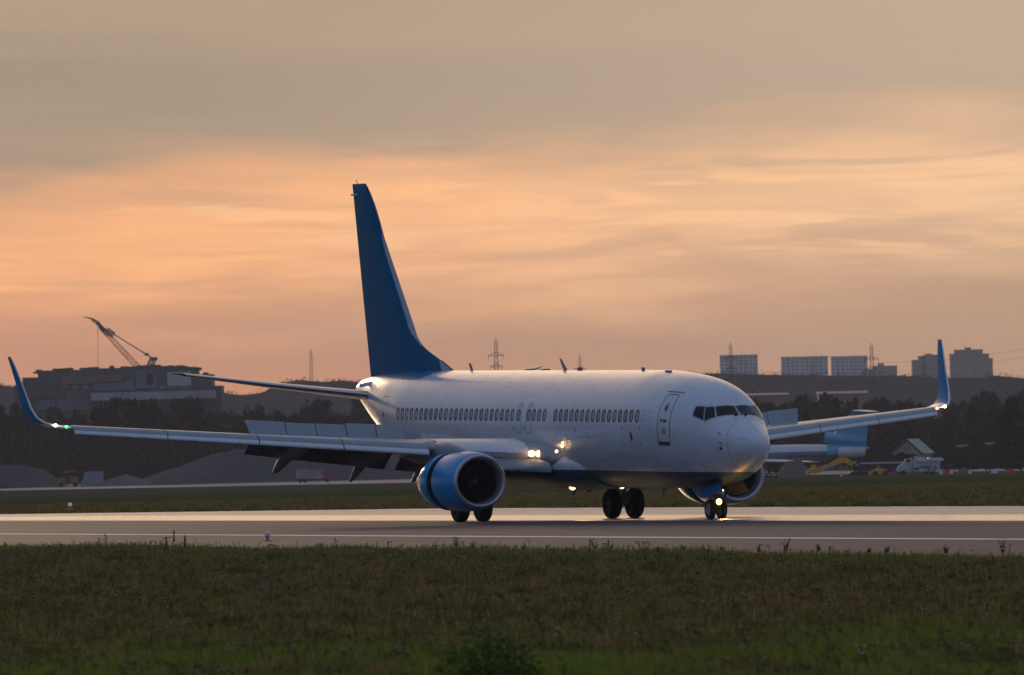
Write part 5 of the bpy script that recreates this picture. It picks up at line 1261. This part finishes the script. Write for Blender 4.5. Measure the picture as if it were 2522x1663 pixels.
for (u,v,w_,lab) in ((2370,1096,2.9,'pale slanted canopy on a post among the dark trees, right of the house'),(2437,1090,2.2,'small pale double canopy among the dark trees near the right edge')):
    c_=vroot('canopy',u,2035,lab,'canopy'); h=zat(u,v,2035)-c_.location.z; mb=MB(); mb.prism([(-w_/2,h),(-w_/2+.9,h-.5),(w_/2,h-.12),(w_/2,h+.05)],-.8,.8); mb.build('roof',M('canopy_pale',(.42,.42,.38),.5),c_); mb=MB(); mb.tube([(-w_/4,0,0),(-w_/4,0,h-.4)],.12,6); mb.tube([(w_/4,0,0),(w_/4,0,h-.2)],.12,6); mb.build('post',BLK,c_)
# heaps
def heap(name,u,dist,pts,depth,mat,label,seed,cat='heap'):
    """pts: (u, v) silhouette"""
    r=random.Random(seed); root=gp(u,dist); mb=MB(); us=np.linspace(pts[0][0],pts[-1][0],60); rows=[]
    for k,(f,yy) in enumerate(((0,-1),(.35,-.72),(.7,-.4),(.93,-.15),(1,0),(.7,.4),(0,1))):
        row=[]
        for uu in us:
            vt=float(np.interp(uu,[p_[0] for p_ in pts],[p_[1] for p_ in pts])); b=gp(uu,dist); h=max(0,zat(uu,vt,dist)-b.z)
            row.append((b.x-root.x,yy*depth*(.3+.7*min(1,h/3)),h*f*(1+r.uniform(-.04,.04))))
        rows.append(row)
    mb.grid(rows); o=mb.build(name,mat,smooth=False); o.location=root; return tag(o,label,cat)
GRV=M('gravel_grey',(.045,.047,.052),1.,var=.15,vs=.25); GRB=M('gravel_brown',(.13,.105,.10),.95,var=.2,vs=.25)
heap('gravel_heap',60,2420,[(-60,1150),(0,1146),(60,1146),(110,1158),(140,1178),(150,1196)],14,GRV,'grey gravel heap at the left edge below the winglet',1)
heap('gravel_heap',620,2440,[(300,1194),(380,1170),(440,1150),(500,1128),(560,1112),(640,1100),(760,1096),(900,1100),(1010,1110),(1100,1150)],22,GRV,'very long grey gravel heap rising behind the left wing and flaps',2)
heap('sheeted_pile',258,2400,[(200,1188),(210,1162),(300,1160),(308,1166),(280,1178),(255,1188)],4,M('pale_sheet',(.15,.17,.22),.8,var=.1,vs=.3),'pale bluish sheeted pile right of the small orange digger',3,'pile')
heap('earth_heap',300,2385,[(235,1192),(270,1180),(310,1168),(340,1176),(370,1190)],6,GRB,'low reddish brown earth heap in front of the long gravel heap, left part',4)
heap('earth_heap',410,2385,[(370,1192),(400,1172),(430,1174),(460,1188),(470,1192)],6,M('earth_dark',(.085,.055,.055),.95),'dark reddish earth heap in front of the long gravel heap, right part',5)
heap('earth_heap',10,2380,[(-40,1180),(0,1182),(12,1190),(20,1200)],5,M('earth_black',(.03,.03,.028),.95),'small black earth heap cut by the left edge',6)
heap('covered_pile',1975,1925,[(1915,1164),(1925,1150),(1940,1136),(1952,1134),(1962,1127),(1974,1129),(1980,1146),(1988,1150),(1992,1166)],4,M('tarpaulin_beige',(.12,.10,.09),.8,var=.15,vs=.4),'beige tarpaulin-covered pile between the airliner nose and the excavator bucket',7,'pile')
dg=vroot('small_digger',168,2390,'small orange digger with dark cab between the gravel heap and the pale sheeted pile','digger')
mb=MB(); mb.box((-1.6,0,1.3),(1.8,1.8,2.)); mb.box((1.4,0,1.8),(1.7,1.6,1.4)); mb.build('body',M('digger_orange',(.34,.13,.03),.5),dg); mb=MB(); mb.prism([(-1.,.8),(.5,.8),(.4,3.),(-.8,3.)],-.8,.8); mb.build('cab',BLK,dg)
mb=MB(); mb.prism([(-1.2,3.3),(1.4,3.7),(1.5,4.1),(-1.0,3.7)],-.9,.9); mb.build('cab_roof',MATS['digger_orange'],dg); wheels(dg,(-1.8,1.6),.6,.95,.4)
rt_=vroot('red_truck',768,2300,'dull red and pale truck parked behind the left wing flaps','truck')
mb=MB(); mb.box((-.6,0,2.0),(6.2,2.3,2.3)); mb.build('box_body',M('truck_pinkish',(.36,.24,.27),.6,var=.25,vs=.5),rt_); mb=MB(); mb.prism([(2.7,.6),(4.6,.6),(4.5,1.7),(4.0,2.6),(2.7,2.6)],-1.1,1.1); mb.build('cab',M('truck_dull_red',(.30,.06,.08),.5),rt_); mb=MB(); mb.box((0.2,0,.75),(8.4,1.8,.35)); mb.build('chassis',BLK,rt_); wheels(rt_,(-2.8,-1.7,3.5),.5,1.0)

# ---- one label each for the repeats, told by size and by their place in the row
def relabel(start,fmt,size=True):
    L=[o for o in D.objects if o.parent is None and o.get('label','').startswith(start)]
    L.sort(key=lambda o:o.location.x/(o.location.y+CAM_D)); hs_=sorted(o.scale.z*(o.location.y+CAM_D)**-1 for o in L)
    for i,o in enumerate(L):
        n=i+1; sfx='th' if 10<n%100<14 else {1:'st',2:'nd',3:'rd'}.get(n%10,'th'); h=o.scale.z/(o.location.y+CAM_D)
        sz='tall' if h>hs_[int(len(hs_)*.66)] else ('low' if h<hs_[int(len(hs_)*.33)] else 'mid-height'); o['label']=fmt.format(n=str(n)+sfx,size=sz if size else '')
relabel('dark broadleaf tree in the woodland','{size} dark tree, {n} from the left in the back row behind the left wing')
relabel('lower dark tree in front','{size} dark tree, {n} from the left in the front row behind the left wing')
relabel('hazy broadleaf tree','{size} hazy tree, {n} from the left in the back row beyond the field at right')
relabel('dark tree in the front row','{size} dark tree, {n} from the left in the front row beyond the field at right')
relabel('low bush at the edge','{size} bush, {n} from the left among the parked trucks and trees at right')
relabel('leafy weed standing','leafy weed, {n} from the left along the near runway edge',False)
# ---- haze
hz_=M('x_unused',(1,1,1)) if False else None
def haze():
    m_=D.materials.new('haze_air'); m_.use_nodes=True; t=m_.node_tree; t.nodes.clear(); v=t.nodes.new('ShaderNodeVolumePrincipled'); o=t.nodes.new('ShaderNodeOutputMaterial')
    v.inputs['Color'].default_value=(.72,.76,.88,1); v.inputs['Density'].default_value=.000042; v.inputs['Anisotropy'].default_value=.2
    t.links.new(v.outputs[0],o.inputs['Volume'])
    mb=MB(); mb.box((0,3700,38.5),(15000,9000,93)); h=mb.build('haze',m_); h['kind']='stuff'; h['label']='thin evening haze over the airfield'
haze()
# prototypes that were never placed
for k in PRO:
    for pr in PRO[k]:
        if pr.name not in used:
            for c_ in list(pr.children): D.objects.remove(c_)
            D.objects.remove(pr)
